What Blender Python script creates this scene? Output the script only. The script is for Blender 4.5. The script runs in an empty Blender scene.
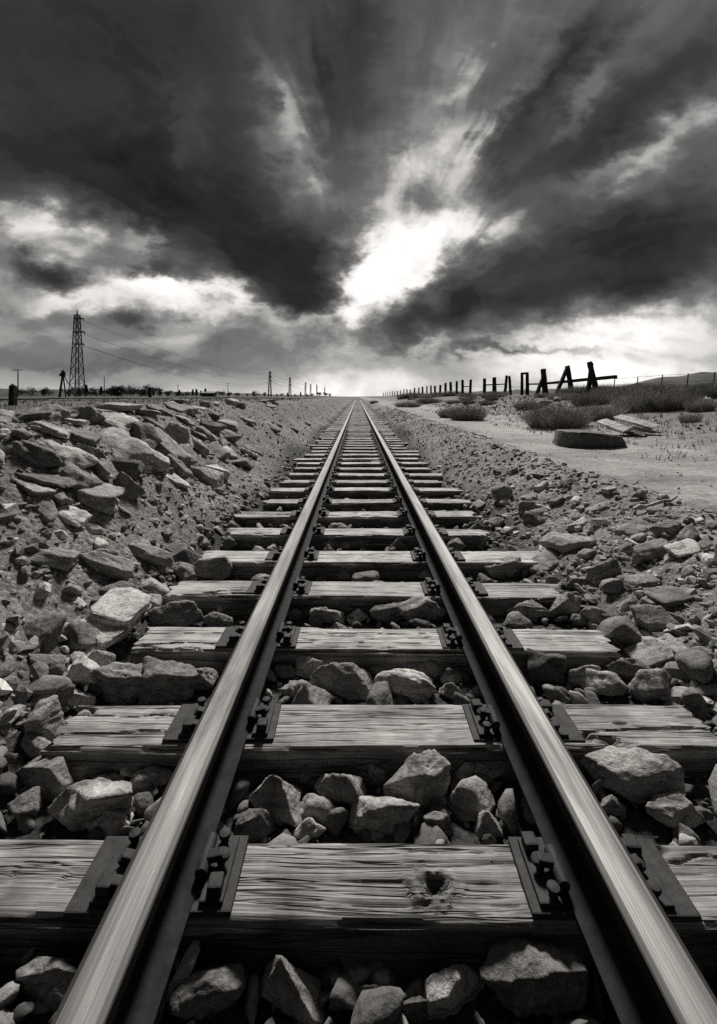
import bpy, bmesh, math, random
import numpy as np
from mathutils import Vector, Matrix
rng = np.random.default_rng(7); random.seed(7)
SC = bpy.context.scene; COL = SC.collection
F, XV, YV, ZC = 450.0, 357.6, 396.5, 1.244       # focal length in px, vanishing point, eye height above the tie tops
XT = 0.057                                        # track centre line
PI = math.pi; R = math.radians
# ------------------------------------------------------------------ sky / world
def build_world(sun_el, sun_az):
    w = bpy.data.worlds.new("World"); bpy.context.scene.world = w
    w.use_nodes = True
    nt = w.node_tree; nt.nodes.clear()
    def mth(op, a, b=None, c=None):
        n = nt.nodes.new('ShaderNodeMath'); n.operation = op
        for i, v in enumerate((a, b, c)):
            if v is None: continue
            if isinstance(v, (int, float)): n.inputs[i].default_value = v
            else: nt.links.new(v, n.inputs[i])
        return n.outputs[0]
    tc = nt.nodes.new('ShaderNodeTexCoord')
    sx = nt.nodes.new('ShaderNodeSeparateXYZ'); nt.links.new(tc.outputs['Generated'], sx.inputs[0])
    dx, dy, dz = sx.outputs
    dyc = mth('MAXIMUM', dy, 0.06)
    a = mth('DIVIDE', dx, dyc); b = mth('DIVIDE', dz, dyc)
    def comb(x, y, z):
        n = nt.nodes.new('ShaderNodeCombineXYZ')
        for i, v in enumerate((x, y, z)):
            if isinstance(v, (int, float)): n.inputs[i].default_value = v
            else: nt.links.new(v, n.inputs[i])
        return n.outputs[0]
    def noise(vec, scale, detail=5.0, rough=0.5, dist=0.0):
        n = nt.nodes.new('ShaderNodeTexNoise'); n.inputs['Scale'].default_value = scale
        n.inputs['Detail'].default_value = detail; n.inputs['Roughness'].default_value = rough
        n.inputs['Distortion'].default_value = dist
        nt.links.new(vec, n.inputs['Vector'])
        return n.outputs
    # the cloud deck drifts towards the viewer: streaks run out from the point it comes from
    A0, B0 = 0.045, 0.165
    flat = comb(a, mth('MULTIPLY', b, 1.5), 0.0)
    wn0 = noise(flat, 3.2, 4, 0.5)
    ws0 = nt.nodes.new('ShaderNodeSeparateColor'); nt.links.new(wn0[1], ws0.inputs[0])
    ra = mth('SUBTRACT', mth('MULTIPLY_ADD', mth('SUBTRACT', ws0.outputs[0], 0.5), 0.10, a), A0)
    rb = mth('SUBTRACT', mth('MULTIPLY_ADD', mth('SUBTRACT', ws0.outputs[1], 0.5), 0.10, b), B0)
    r = mth('SQRT', mth('ADD', mth('MULTIPLY_ADD', ra, ra, 0.0012), mth('MULTIPLY', rb, rb)))
    far = mth('MINIMUM', mth('MULTIPLY', mth('MAXIMUM', mth('SUBTRACT', r, 0.08), 0.0), 2.4), 1.0)
    ca = mth('DIVIDE', ra, r); cb = mth('DIVIDE', rb, r)
    lr = mth('LOGARITHM', r, math.e)
    pol = comb(mth('MULTIPLY', ca, 2.6), mth('MULTIPLY', cb, 2.6), mth('MULTIPLY', lr, 0.95))
    pol2 = comb(mth('MULTIPLY', ca, 7.0), mth('MULTIPLY', cb, 7.0), mth('MULTIPLY', lr, 1.5))
    pol3 = comb(mth('MULTIPLY', ca, 20.0), mth('MULTIPLY', cb, 20.0), mth('MULTIPLY', lr, 1.9))
    n1 = noise(pol, 1.7, 6, 0.55, 0.3)
    n2 = noise(pol2, 1.0, 3, 0.5, 0.3)
    n4 = noise(pol3, 1.0, 2, 0.5, 0.2)
    n3 = noise(flat, 6.5, 8, 0.6, 0.35)
    wn = noise(flat, 4.5, 6, 0.6)
    wsep = nt.nodes.new('ShaderNodeSeparateColor'); nt.links.new(wn[1], wsep.inputs[0])
    wa = mth('MULTIPLY_ADD', mth('SUBTRACT', wsep.outputs[0], 0.5), 0.20, mth('MULTIPLY_ADD', mth('MULTIPLY', mth('SUBTRACT', n2[0], 0.5), far), 0.16, a))
    wb = mth('MULTIPLY_ADD', mth('SUBTRACT', wsep.outputs[1], 0.5), 0.13, b)
    wn2 = noise(flat, 13.0, 6, 0.6)
    ws2 = nt.nodes.new('ShaderNodeSeparateColor'); nt.links.new(wn2[1], ws2.inputs[0])
    wa = mth('MULTIPLY_ADD', mth('SUBTRACT', ws2.outputs[0], 0.5), 0.11, wa); wb = mth('MULTIPLY_ADD', mth('SUBTRACT', ws2.outputs[1], 0.5), 0.09, wb)
    F = 450.0
    acc = 0.40
    def streak(p, q, s, wt, warp=True):
        """cloud bank (wt > 0) or gap (wt < 0) along the line p-q"""
        nonlocal acc
        ax, ay = (p[0]-357.6)/F, (396.5-p[1])/F; bx, by = (q[0]-357.6)/F, (396.5-q[1])/F
        cx, cy = (ax+bx)/2, (ay+by)/2
        L = math.hypot(bx-ax, by-ay); ux, uy = ((bx-ax)/L, (by-ay)/L) if L > 1e-6 else (1.0, 0.0)
        sl = L/2*0.85 + s/F*0.6; st = s/F
        A, B = (wa, wb) if warp else (a, b)
        u = mth('MULTIPLY_ADD', A, ux/sl, mth('MULTIPLY_ADD', B, uy/sl, -(cx*ux+cy*uy)/sl))
        v = mth('MULTIPLY_ADD', A, -uy/st, mth('MULTIPLY_ADD', B, ux/st, (cx*uy-cy*ux)/st))
        u2 = mth('MULTIPLY', u, u); u4 = mth('MULTIPLY', u2, u2)
        q2 = mth('MULTIPLY_ADD', v, v, u4)
        acc = mth('MULTIPLY_ADD', mth('EXPONENT', mth('MULTIPLY', q2, -1.0)), wt, acc)
    for args in SKY_BANKS: streak(*args)
    # horizon brightening / general cover overhead
    el = mth('MAXIMUM', dz, 0.0)
    acc = mth('ADD', acc, mth('MULTIPLY', mth('SMOOTH_MIN', el, 0.6, 0.2), 0.30))
    hor = mth('EXPONENT', mth('MULTIPLY', el, -26.0))
    acc = mth('MULTIPLY_ADD', hor, -0.13, acc)
    back = mth('MINIMUM', mth('MAXIMUM', mth('MULTIPLY_ADD', dy, -1.6, 0.35), 0.0), 1.0)      # unseen dark cloud added behind the viewer to weaken the fill light
    acc = mth('MULTIPLY_ADD', back, 0.40, acc)
    edge = mth('MULTIPLY', mth('MINIMUM', mth('MULTIPLY', el, 9.0), 1.0), 1.0)
    nz = mth('MULTIPLY_ADD', mth('SUBTRACT', n1[0], 0.5), 0.58, mth('MULTIPLY', mth('SUBTRACT', n2[0], 0.5), 0.74))
    nz = mth('MULTIPLY', mth('MULTIPLY_ADD', mth('SUBTRACT', n4[0], 0.5), 0.09, nz), far)
    nz = mth('MULTIPLY_ADD', mth('SUBTRACT', n3[0], 0.5), mth('MULTIPLY_ADD', far, -0.36, 0.92), nz)
    acc = mth('MULTIPLY_ADD', nz, edge, acc)
    ramp = nt.nodes.new('ShaderNodeValToRGB'); nt.links.new(acc, ramp.inputs[0])
    cr = ramp.color_ramp; cr.interpolation = 'CARDINAL'
    stops = [(0.0, .92), (0.15, .80), (0.30, .46), (0.42, .23), (0.54, .125), (0.70, .066), (0.9, .034), (1.0, .021)]
    while len(cr.elements) < len(stops): cr.elements.new(0.5)
    for e, (p, v) in zip(cr.elements, stops): e.position = p; e.color = (v, v, v, 1)
    # clear air above the clouds: Nishita sky, black and white
    sky = nt.nodes.new('ShaderNodeTexSky'); sky.sky_type = 'NISHITA'; sky.sun_disc = False
    sky.sun_elevation = sun_el; sky.sun_rotation = sun_az; sky.air_density = 1.0; sky.dust_density = 1.5
    bw = nt.nodes.new('ShaderNodeRGBToBW'); nt.links.new(sky.outputs[0], bw.inputs[0])
    thin = mth('MULTIPLY', mth('SUBTRACT', 0.42, acc), 0.5); thin = mth('MINIMUM', mth('MAXIMUM', thin, 0.0), 0.12)
    det = mth('MULTIPLY_ADD', mth('SUBTRACT', n3[0], 0.5), 1.7, mth('MULTIPLY_ADD', mth('SUBTRACT', n1[0], 0.5), mth('MULTIPLY', far, 2.4), mth('MULTIPLY_ADD', mth('SUBTRACT', n2[0], 0.5), mth('MULTIPLY', far, 1.9), 1.05)))
    det = mth('MAXIMUM', det, 0.45)
    lum = mth('ADD', mth('MULTIPLY', mth('MULTIPLY', ramp.outputs[0], det), SKY_GAIN), mth('MULTIPLY', bw.outputs[0], thin))
    tint = nt.nodes.new('ShaderNodeCombineColor')
    for i, k in enumerate((1.0, 0.975, 0.945)): nt.links.new(mth('MULTIPLY', lum, k), tint.inputs[i])
    bg = nt.nodes.new('ShaderNodeBackground'); bg.inputs['Strength'].default_value = 0.1
    nt.links.new(tint.outputs[0], bg.inputs['Color'])
    out = nt.nodes.new('ShaderNodeOutputWorld'); nt.links.new(bg.outputs[0], out.inputs[0])
    w.cycles.sampling_method = 'MANUAL'; w.cycles.sample_map_resolution = 512

SKY_GAIN = 5.3     # luminance of the whitest cloud, before the background strength of 0.1
SKY_BANKS = [
    # big dark bank upper left
    ((-80, 30), (230, 40), 105, .34), ((-60, 150), (200, 170), 55, .32), ((120, 190), (300, 245), 52, .40),
    ((230, 255), (330, 288), 32, .40), ((345, -60), (348, 170), 38, .26), ((320, 215), (395, 240), 28, .08), ((240,120),(250,200),40,.10),
    # lighter streaks inside it
    ((185, 60), (205, 190), 16, -.10), ((275, 80), (315, 215), 24, -.22), ((250, 30), (275, 120), 12, -.08),
    # gaps: low left and the bright one in the middle
    ((20, 225), (125, 238), 26, -.40), ((128, 212), (160, 262), 13, -.30), ((-60, 215), (20, 232), 18, -.22), ((120, 284), (245, 300), 20, -.44), ((30, 300), (130, 300), 12, -.26),
    ((352, 306), (405, 235), 25, -.42), ((400, 250), (515, 208), 24, -.28), ((375, 290), (430, 262), 20, -.20), ((370, 250), (470, 180), 60, -.14), ((235, 312), (375, 320), 10, -.28),
    ((400, 190), (470, 40), 18, -.12), ((440, 170), (540, 60), 12, -.10), ((480, 0), (560, 40), 20, -.08),
    ((370, 150), (450, 120), 60, -.08), ((560, 195), (730, 112), 12, -.05), ((420, 300), (700, 225), 7, -.08), ((610, 60), (540, 150), 10, -.12),
    # small dark puffs
    ((15, 262), (80, 280), 15, .46), ((110, 322), (145, 326), 7, .22), ((195, 298), (215, 303), 6, .26), ((255, 302), (330, 308), 13, .30), ((150, 258), (175, 278), 10, .3), ((415,185),(430,205),12,.12),
    # right-hand bands fanning out from the gap
    ((495, 145), (610, 10), 22, .32), ((500, 195), (740, 30), 32, .32), ((545, 195), (740, 92), 13, -.20),
    ((405, 318), (740, 190), 36, .40), ((600, 262), (760, 240), 36, .28), ((470, 312), (720, 268), 16, .22), ((380,335),(470,300),22,.26), ((560,250),(740,205),8,-.08),
    # low stratus, left, and the pale clear strip on the right
    ((-40, 342), (330, 340), 24, .03), ((-40, 360), (250, 364), 9, .09), ((320, 352), (460, 350), 20, -.09), ((300, 386), (420, 384), 14, -.16),
    ((490, 345), (760, 322), 18, -.30), ((440, 352), (620, 343), 5, .22), ((470, 370), (760, 358), 20, -.20), ((395, 352), (450, 347), 8, -.07),
]
# ------------------------------------------------------------------ object helpers
def link(o): COL.objects.link(o); return o
def mesh_np(name, V, Fc, mat=None, smooth=True, mats=None, midx=None):
    """V (n,3); Fc: list/array of faces (all same size, or list of tuples)"""
    me = bpy.data.meshes.new(name)
    if isinstance(Fc, np.ndarray):
        k = Fc.shape[1]; n = len(Fc)
        me.vertices.add(len(V)); me.vertices.foreach_set('co', np.asarray(V, np.float32).ravel())
        me.loops.add(n*k); me.loops.foreach_set('vertex_index', Fc.astype(np.int32).ravel())
        me.polygons.add(n); me.polygons.foreach_set('loop_start', np.arange(0, n*k, k, dtype=np.int32))
        me.update(calc_edges=True)
    else:
        me.from_pydata([tuple(v) for v in V], [], [tuple(f) for f in Fc]); me.update()
    me.polygons.foreach_set('use_smooth', np.full(len(me.polygons), bool(smooth)))
    for m in (mats or ([mat] if mat else [])): me.materials.append(m)
    if midx is not None: me.polygons.foreach_set('material_index', np.asarray(midx, np.int32))
    me.update()
    return me
def obj(name, me, parent=None, loc=(0, 0, 0), rot=(0, 0, 0), scale=(1, 1, 1)):
    o = link(bpy.data.objects.new(name, me)); o.location = loc; o.rotation_euler = rot; o.scale = scale
    if parent: o.parent = parent
    return o
def empty(name, loc=(0, 0, 0), rot=(0, 0, 0)):
    o = obj(name, None, None, loc, rot); o.empty_display_size = .2; return o
def tag(o, label=None, cat=None, group=None, kind=None):
    if label: o['label'] = label
    if cat: o['category'] = cat
    if group: o['group'] = group
    if kind: o['kind'] = kind
    return o
def copy_tree(o, parent=None):
    c = link(o.copy()); c.parent = parent
    for ch in list(o.children): copy_tree(ch, c)
    return c

class MB:
    """collects bars, boxes, tubes into one mesh"""
    def __init__(s): s.v = []; s.f = []
    def box(s, c, d, rot=None):
        b = len(s.v); M = rot or Matrix.Identity(3)
        for x in (-.5, .5):
            for y in (-.5, .5):
                for z in (-.5, .5):
                    s.v.append(Vector(c) + M @ Vector((x*d[0], y*d[1], z*d[2])))
        s.f += [tuple(b+i for i in q) for q in ((0,1,3,2),(4,6,7,5),(0,4,5,1),(2,3,7,6),(0,2,6,4),(1,5,7,3))]
        return s
    def tube(s, p, q, r0, r1=None, n=8, caps=True):
        p, q = Vector(p), Vector(q); r1 = r0 if r1 is None else r1
        w = (q-p).normalized(); u = w.orthogonal().normalized(); v = w.cross(u); b = len(s.v)
        for c, r in ((p, r0), (q, r1)):
            for i in range(n):
                t = 2*PI*i/n; s.v.append(c + (u*math.cos(t)+v*math.sin(t))*r)
        s.f += [(b+i, b+(i+1) % n, b+n+(i+1) % n, b+n+i) for i in range(n)]
        if caps: s.f += [tuple(b+n-1-i for i in range(n)), tuple(b+n+i for i in range(n))]
        return s
    def bar(s, p, q, w, h=None, roll=0):
        p, q = Vector(p), Vector(q); h = h or w
        t = (q-p).normalized(); M = t.to_track_quat('X', 'Z').to_matrix() @ Matrix.Rotation(roll, 3, 'X')
        return s.box((p+q)/2, ((q-p).length, w, h), M)
    def lathe(s, c, prof, n=14):
        b = len(s.v); c = Vector(c)
        for r, z in prof:
            for i in range(n):
                t = 2*PI*i/n; s.v.append(c + Vector((r*math.cos(t), r*math.sin(t), z)))
        for k in range(len(prof)-1):
            s.f += [(b+k*n+i, b+k*n+(i+1) % n, b+(k+1)*n+(i+1) % n, b+(k+1)*n+i) for i in range(n)]
        s.f += [tuple(b+n-1-i for i in range(n)), tuple(b+(len(prof)-1)*n+i for i in range(n))]
        return s
    def mesh(s, name, mat, smooth=False, bevel=0.0):
        me = bpy.data.meshes.new(name); me.from_pydata([tuple(v) for v in s.v], [], s.f); me.materials.append(mat)
        if bevel:
            bm = bmesh.new(); bm.from_mesh(me)
            es = [e for e in bm.edges if len(e.link_faces) == 2 and e.calc_face_angle(0) > .6]
            bmesh.ops.bevel(bm, geom=es, offset=bevel, segments=2, profile=.6, affect='EDGES'); bm.to_mesh(me); bm.free()
        me.polygons.foreach_set('use_smooth', np.full(len(me.polygons), bool(smooth))); me.update()
        return me

# ------------------------------------------------------------------ vectorised noise
def _h(ix, iy, iz, seed):
    n = (ix*374761393 + iy*668265263 + iz*2147483647 + seed*1274126177) & 0xffffffff
    n = ((n ^ (n >> 13)) * 1274126177) & 0xffffffff
    n = ((n ^ (n >> 15)) * 2246822519) & 0xffffffff
    return ((n ^ (n >> 16)) & 0xffff) / 65535.0
def vnoise(P, seed=0):
    P = np.asarray(P, float); I = np.floor(P).astype(np.int64); f = P - I; u = f*f*f*(f*(f*6-15)+10)
    x, y, z = I[..., 0], I[..., 1], I[..., 2]; ux, uy, uz = u[..., 0], u[..., 1], u[..., 2]
    def L(a, b, t): return a + (b-a)*t
    c = lambda i, j, k: _h(x+i, y+j, z+k, seed)
    return L(L(L(c(0,0,0), c(1,0,0), ux), L(c(0,1,0), c(1,1,0), ux), uy), L(L(c(0,0,1), c(1,0,1), ux), L(c(0,1,1), c(1,1,1), ux), uy), uz)*2-1
def fbm(P, seed=0, octs=4, gain=.5, lac=2.03):
    P = np.asarray(P, float); s = 0; a = 1.0; t = 0
    for k in range(octs):
        s = s + a*vnoise(P + 17.3*k, seed+k*13); t += a; a *= gain; P = P*lac
    return s/t

# ------------------------------------------------------------------ materials
def nodes(name):
    m = bpy.data.materials.new(name); m.use_nodes = True; nt = m.node_tree
    return m, nt, nt.nodes['Principled BSDF']
def nd(nt, t, **kw):
    n = nt.nodes.new(t)
    for k, v in kw.items():
        if k in n.inputs.keys(): n.inputs[k].default_value = v
        else: setattr(n, k, v)
    return n
def lk(nt, a, b): nt.links.new(a, b)
WARM = (1.0, .972, .938)
def grey(v): return (v*WARM[0], v*WARM[1], v*WARM[2], 1)
def mapping(nt, scale=(1, 1, 1), coord='Object', per_object=True):
    tc = nd(nt, 'ShaderNodeTexCoord'); mp = nd(nt, 'ShaderNodeMapping'); mp.inputs['Scale'].default_value = scale
    lk(nt, tc.outputs[coord], mp.inputs['Vector'])
    if per_object:
        oi = nd(nt, 'ShaderNodeObjectInfo'); m = nd(nt, 'ShaderNodeMath', operation='MULTIPLY'); m.inputs[1].default_value = 73.0
        lk(nt, oi.outputs['Random'], m.inputs[0]); c = nd(nt, 'ShaderNodeCombineXYZ')
        for i in range(3): lk(nt, m.outputs[0], c.inputs[i])
        lk(nt, c.outputs[0], mp.inputs['Location'])
    return mp.outputs[0]
def noise(nt, vec, scale, detail=6, rough=.55, dist=0.0):
    n = nd(nt, 'ShaderNodeTexNoise'); n.inputs['Scale'].default_value = scale; n.inputs['Detail'].default_value = detail
    n.inputs['Roughness'].default_value = rough; n.inputs['Distortion'].default_value = dist; lk(nt, vec, n.inputs['Vector']); return n.outputs[0]
def ramp(nt, fac, stops, interp='LINEAR'):
    r = nd(nt, 'ShaderNodeValToRGB'); cr = r.color_ramp; cr.interpolation = interp
    while len(cr.elements) < len(stops): cr.elements.new(.5)
    for e, (p, v) in zip(cr.elements, stops): e.position = p; e.color = (v, v, v, 1) if isinstance(v, (int, float)) else v
    lk(nt, fac, r.inputs[0]); return r.outputs[0]
def math_(nt, op, a, b=0.0, c=0.0):
    n = nd(nt, 'ShaderNodeMath', operation=op)
    for i, v in enumerate((a, b, c)):
        if isinstance(v, (int, float)): n.inputs[i].default_value = v
        else: lk(nt, v, n.inputs[i])
    return n.outputs[0]
def tinted(nt, val, bsdf):
    c = nd(nt, 'ShaderNodeCombineColor')
    for i, k in enumerate(WARM): lk(nt, math_(nt, 'MULTIPLY', val, k), c.inputs[i])
    lk(nt, c.outputs[0], bsdf.inputs['Base Color'])
def bump(nt, bsdf, h, strength, dist):
    b = nd(nt, 'ShaderNodeBump'); b.inputs['Strength'].default_value = strength; b.inputs['Distance'].default_value = dist
    lk(nt, h, b.inputs['Height']); lk(nt, b.outputs[0], bsdf.inputs['Normal'])
def obj_tone(nt):
    oi = nd(nt, 'ShaderNodeObjectInfo'); s = nd(nt, 'ShaderNodeSeparateColor'); lk(nt, oi.outputs['Color'], s.inputs[0]); return s.outputs[0]

def mat_rock():
    m, nt, b = nodes('weathered rock'); tone = obj_tone(nt)
    v = mapping(nt, (1, 1, 1)); v2 = mapping(nt, (4, 4, 26))
    n1 = noise(nt, v, 9, 8, .62, .4); n2 = noise(nt, v, 60, 6, .7); n3 = noise(nt, v2, 2.2, 5, .6, .8)
    n4 = noise(nt, v, 22, 4, .5, 1.5)
    k = ramp(nt, n1, [(.28, .50), (.5, .95), (.72, 1.45)])
    k = math_(nt, 'MULTIPLY', k, ramp(nt, n2, [(.3, .62), (.55, 1.0), (.72, 1.5)]))
    k = math_(nt, 'MULTIPLY', k, ramp(nt, n3, [(.36, .55), (.46, 1.0), (.62, 1.12)]))
    veins = ramp(nt, n4, [(.488, 1.0), (.5, .45), (.512, 1.0)])
    k = math_(nt, 'MULTIPLY', k, veins)
    val = math_(nt, 'MINIMUM', math_(nt, 'MULTIPLY', k, tone), .72)
    tinted(nt, val, b); b.inputs['Roughness'].default_value = .82; b.inputs['Specular IOR Level'].default_value = .35
    h = math_(nt, 'ADD', math_(nt, 'MULTIPLY', n1, .8), math_(nt, 'ADD', math_(nt, 'MULTIPLY', n2, .35), math_(nt, 'MULTIPLY', n3, .35)))
    bump(nt, b, h, 1.0, .022); return m
def mat_wood(name='weathered timber', dark=1.0):
    m, nt, b = nodes(name); tone = obj_tone(nt)
    v0 = mapping(nt, (1, 1, 1))
    wob = nd(nt, 'ShaderNodeTexNoise'); wob.inputs['Scale'].default_value = 2.2; wob.inputs['Detail'].default_value = 2; lk(nt, v0, wob.inputs['Vector'])
    sub = nd(nt, 'ShaderNodeVectorMath', operation='MULTIPLY_ADD'); sub.inputs[1].default_value = (.0, .022, .022); lk(nt, wob.outputs[1], sub.inputs[0]); lk(nt, v0, sub.inputs[2])
    def st(sc):
        mp = nd(nt, 'ShaderNodeMapping'); mp.inputs['Scale'].default_value = sc; lk(nt, sub.outputs[0], mp.inputs['Vector']); return mp.outputs[0]
    g1 = noise(nt, st((.7, 55, 55)), 1.0, 7, .7, .08); g2 = noise(nt, st((2.2, 160, 160)), 1.0, 5, .65, .1); g3 = noise(nt, v0, 5, 5, .6)
    ck = noise(nt, st((.55, 17, 17)), 1.0, 4, .55, .15); fibre = noise(nt, st((5, 300, 300)), 1.0, 3, .6)
    k = ramp(nt, g1, [(.3, .66), (.5, 1.0), (.7, 1.25)])
    k = math_(nt, 'MULTIPLY', k, ramp(nt, g2, [(.32, .6), (.5, 1.0), (.68, 1.3)]))
    k = math_(nt, 'MULTIPLY', k, ramp(nt, fibre, [(.3, .5), (.7, 1.45)]))
    k = math_(nt, 'MULTIPLY', k, ramp(nt, g3, [(.3, .45), (.62, 1.2)]))
    k = math_(nt, 'MULTIPLY', k, ramp(nt, ck, [(.484, 1.0), (.495, .15), (.501, .15), (.512, 1.0)]))
    tp = nd(nt, 'ShaderNodeAttribute', attribute_name='side_shade'); k = math_(nt, 'MULTIPLY', k, math_(nt, 'SUBTRACT', 1.0, tp.outputs['Fac']))  # painted side shade, multiplied into the wood colour
    at = nd(nt, 'ShaderNodeAttribute', attribute_name='knot')
    k = math_(nt, 'MULTIPLY', k, math_(nt, 'MAXIMUM', math_(nt, 'SUBTRACT', 1.0, at.outputs['Fac']), .04))
    tinted(nt, math_(nt, 'MINIMUM', math_(nt, 'MULTIPLY', k, tone), .7), b)
    b.inputs['Roughness'].default_value = .72; b.inputs['Specular IOR Level'].default_value = .4
    h = math_(nt, 'ADD', math_(nt, 'MULTIPLY', g1, .5), math_(nt, 'ADD', math_(nt, 'MULTIPLY', g2, .5), math_(nt, 'MULTIPLY', ramp(nt, ck, [(.47, 1.0), (.495, 0.0), (.5, 0.0), (.525, 1.0)]), .8)))
    bump(nt, b, h, .8, .008); return m
def mat_plain(name, val, rough=.8, metal=0.0, var=.35, scale=12, bump_d=.004, bs=.5, spec=.3):
    m, nt, b = nodes(name); v = mapping(nt)
    n = noise(nt, v, scale, 7, .62); n2 = noise(nt, v, scale*7, 4, .6)
    k = math_(nt, 'MULTIPLY', ramp(nt, n, [(.3, 1-var), (.7, 1+var)]), ramp(nt, n2, [(.3, 1-var*.6), (.7, 1+var*.6)]))
    tinted(nt, math_(nt, 'MULTIPLY', k, val), b); b.inputs['Roughness'].default_value = rough; b.inputs['Metallic'].default_value = metal; b.inputs['Specular IOR Level'].default_value = spec
    if bump_d: bump(nt, b, math_(nt, 'ADD', n, math_(nt, 'MULTIPLY', n2, .5)), bs, bump_d)
    return m
def mat_rail_head():
    m, nt, b = nodes('polished rail steel')
    v = mapping(nt, (90, .55, 30), per_object=True); v2 = mapping(nt, (300, 2.5, 60)); v3 = mapping(nt, (14, 1.6, 5))
    a = noise(nt, v, 1, 5, .6); c = noise(nt, v2, 1, 4, .6); d = noise(nt, v3, 1, 6, .6, .5)
    k = math_(nt, 'MULTIPLY', ramp(nt, a, [(.3, .84), (.7, 1.12)]), ramp(nt, c, [(.3, .88), (.7, 1.1)]))
    k = math_(nt, 'MULTIPLY', k, ramp(nt, d, [(.3, .6), (.6, 1.1)]))
    tinted(nt, math_(nt, 'MULTIPLY', k, .135), b)
    b.inputs['Metallic'].default_value = .78
    lk(nt, math_(nt, 'ADD', ramp(nt, d, [(.3, .14), (.7, 0.0)]), ramp(nt, a, [(.3, .50), (.7, .42)])), b.inputs['Roughness'])
    b.inputs['Anisotropic'].default_value = .3
    bump(nt, b, math_(nt, 'ADD', a, c), .25, .002); return m
def mat_leaf(name, val):
    m, nt, b = nodes(name); oi = nd(nt, 'ShaderNodeObjectInfo'); g = nd(nt, 'ShaderNodeNewGeometry')
    v = mapping(nt); n = noise(nt, v, 3.0, 3, .5)
    k = math_(nt, 'MULTIPLY', ramp(nt, g.outputs['Random Per Island'], [(0, .45), (1, 1.6)]), ramp(nt, n, [(.3, .6), (.7, 1.4)]))
    tinted(nt, math_(nt, 'MULTIPLY', k, val), b); b.inputs['Roughness'].default_value = .75; b.inputs['Specular IOR Level'].default_value = .25
    return m
def mat_ground():
    m, nt, b = nodes('ground soil')
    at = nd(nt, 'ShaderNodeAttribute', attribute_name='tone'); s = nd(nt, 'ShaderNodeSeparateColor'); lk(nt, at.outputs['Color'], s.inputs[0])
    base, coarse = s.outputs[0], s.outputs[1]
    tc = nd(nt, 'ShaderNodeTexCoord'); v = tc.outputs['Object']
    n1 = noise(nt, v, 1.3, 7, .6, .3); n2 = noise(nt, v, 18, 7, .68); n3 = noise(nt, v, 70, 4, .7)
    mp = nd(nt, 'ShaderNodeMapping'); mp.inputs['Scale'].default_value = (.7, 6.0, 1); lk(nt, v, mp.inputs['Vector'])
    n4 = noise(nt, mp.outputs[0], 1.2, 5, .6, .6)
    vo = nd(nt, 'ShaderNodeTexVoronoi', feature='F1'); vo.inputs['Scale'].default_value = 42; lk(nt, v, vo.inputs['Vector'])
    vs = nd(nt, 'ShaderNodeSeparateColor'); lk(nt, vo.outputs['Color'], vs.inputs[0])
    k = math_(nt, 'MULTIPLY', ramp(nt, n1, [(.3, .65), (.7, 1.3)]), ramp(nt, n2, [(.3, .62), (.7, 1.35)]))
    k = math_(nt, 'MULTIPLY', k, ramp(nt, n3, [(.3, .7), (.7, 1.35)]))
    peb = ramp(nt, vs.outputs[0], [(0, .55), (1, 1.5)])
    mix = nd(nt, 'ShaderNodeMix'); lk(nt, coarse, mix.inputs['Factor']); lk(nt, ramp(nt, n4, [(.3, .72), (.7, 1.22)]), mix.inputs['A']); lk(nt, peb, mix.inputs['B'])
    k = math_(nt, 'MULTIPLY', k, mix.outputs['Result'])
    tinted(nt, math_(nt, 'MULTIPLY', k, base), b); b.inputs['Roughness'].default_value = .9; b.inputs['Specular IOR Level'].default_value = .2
    h = math_(nt, 'ADD', math_(nt, 'MULTIPLY', n2, .6), math_(nt, 'ADD', math_(nt, 'MULTIPLY', n3, .3), math_(nt, 'MULTIPLY', math_(nt, 'MULTIPLY', vo.outputs['Distance'], coarse), -.25)))
    bump(nt, b, h, .8, .03); return m
M_ROCK = mat_rock(); M_WOOD = mat_wood(); M_RUST = mat_plain('rusty dark steel', .028, .7, .2, .5, 30, .003)
M_WEB = mat_plain('dark oxidised rail steel', .018, .75, .1, .45, 22, .002, spec=.12); M_HEAD = mat_rail_head()
M_PLATE = mat_plain('oxidised plate steel', .038, .72, .2, .5, 30, .003)
M_POST = mat_plain('tarred old timber', .03, .85, 0, .4, 9, .01)
M_PYLON = mat_plain('dull lattice steel', .05, .6, .4, .2, 3, 0); M_WIRE = mat_plain('dark wire', .04, .6, .3, .1, 3, 0)
M_BUSH = mat_leaf('dry scrub leaves', .27); M_BUSHPALE = mat_leaf('pale dry grass stems', .36); M_TREE = mat_leaf('dark tree foliage', .045)
M_BARK = mat_plain('dark bark', .04, .9, 0, .3, 6, .01); M_GROUND = mat_ground(); M_GRASS = mat_leaf('short field grass', .10)
M_ROAD = mat_plain('asphalt', .035, .85, 0, .2, 2, .004); M_SHED = mat_plain('shed boards', .10, .85, 0, .3, 2, .01); M_ROOF = mat_plain('shed roof metal', .25, .5, .2, .2, 2, 0)
M_HILL = mat_plain('distant scrub hillside', .085, .95, 0, .35, .02, 0)

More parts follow.
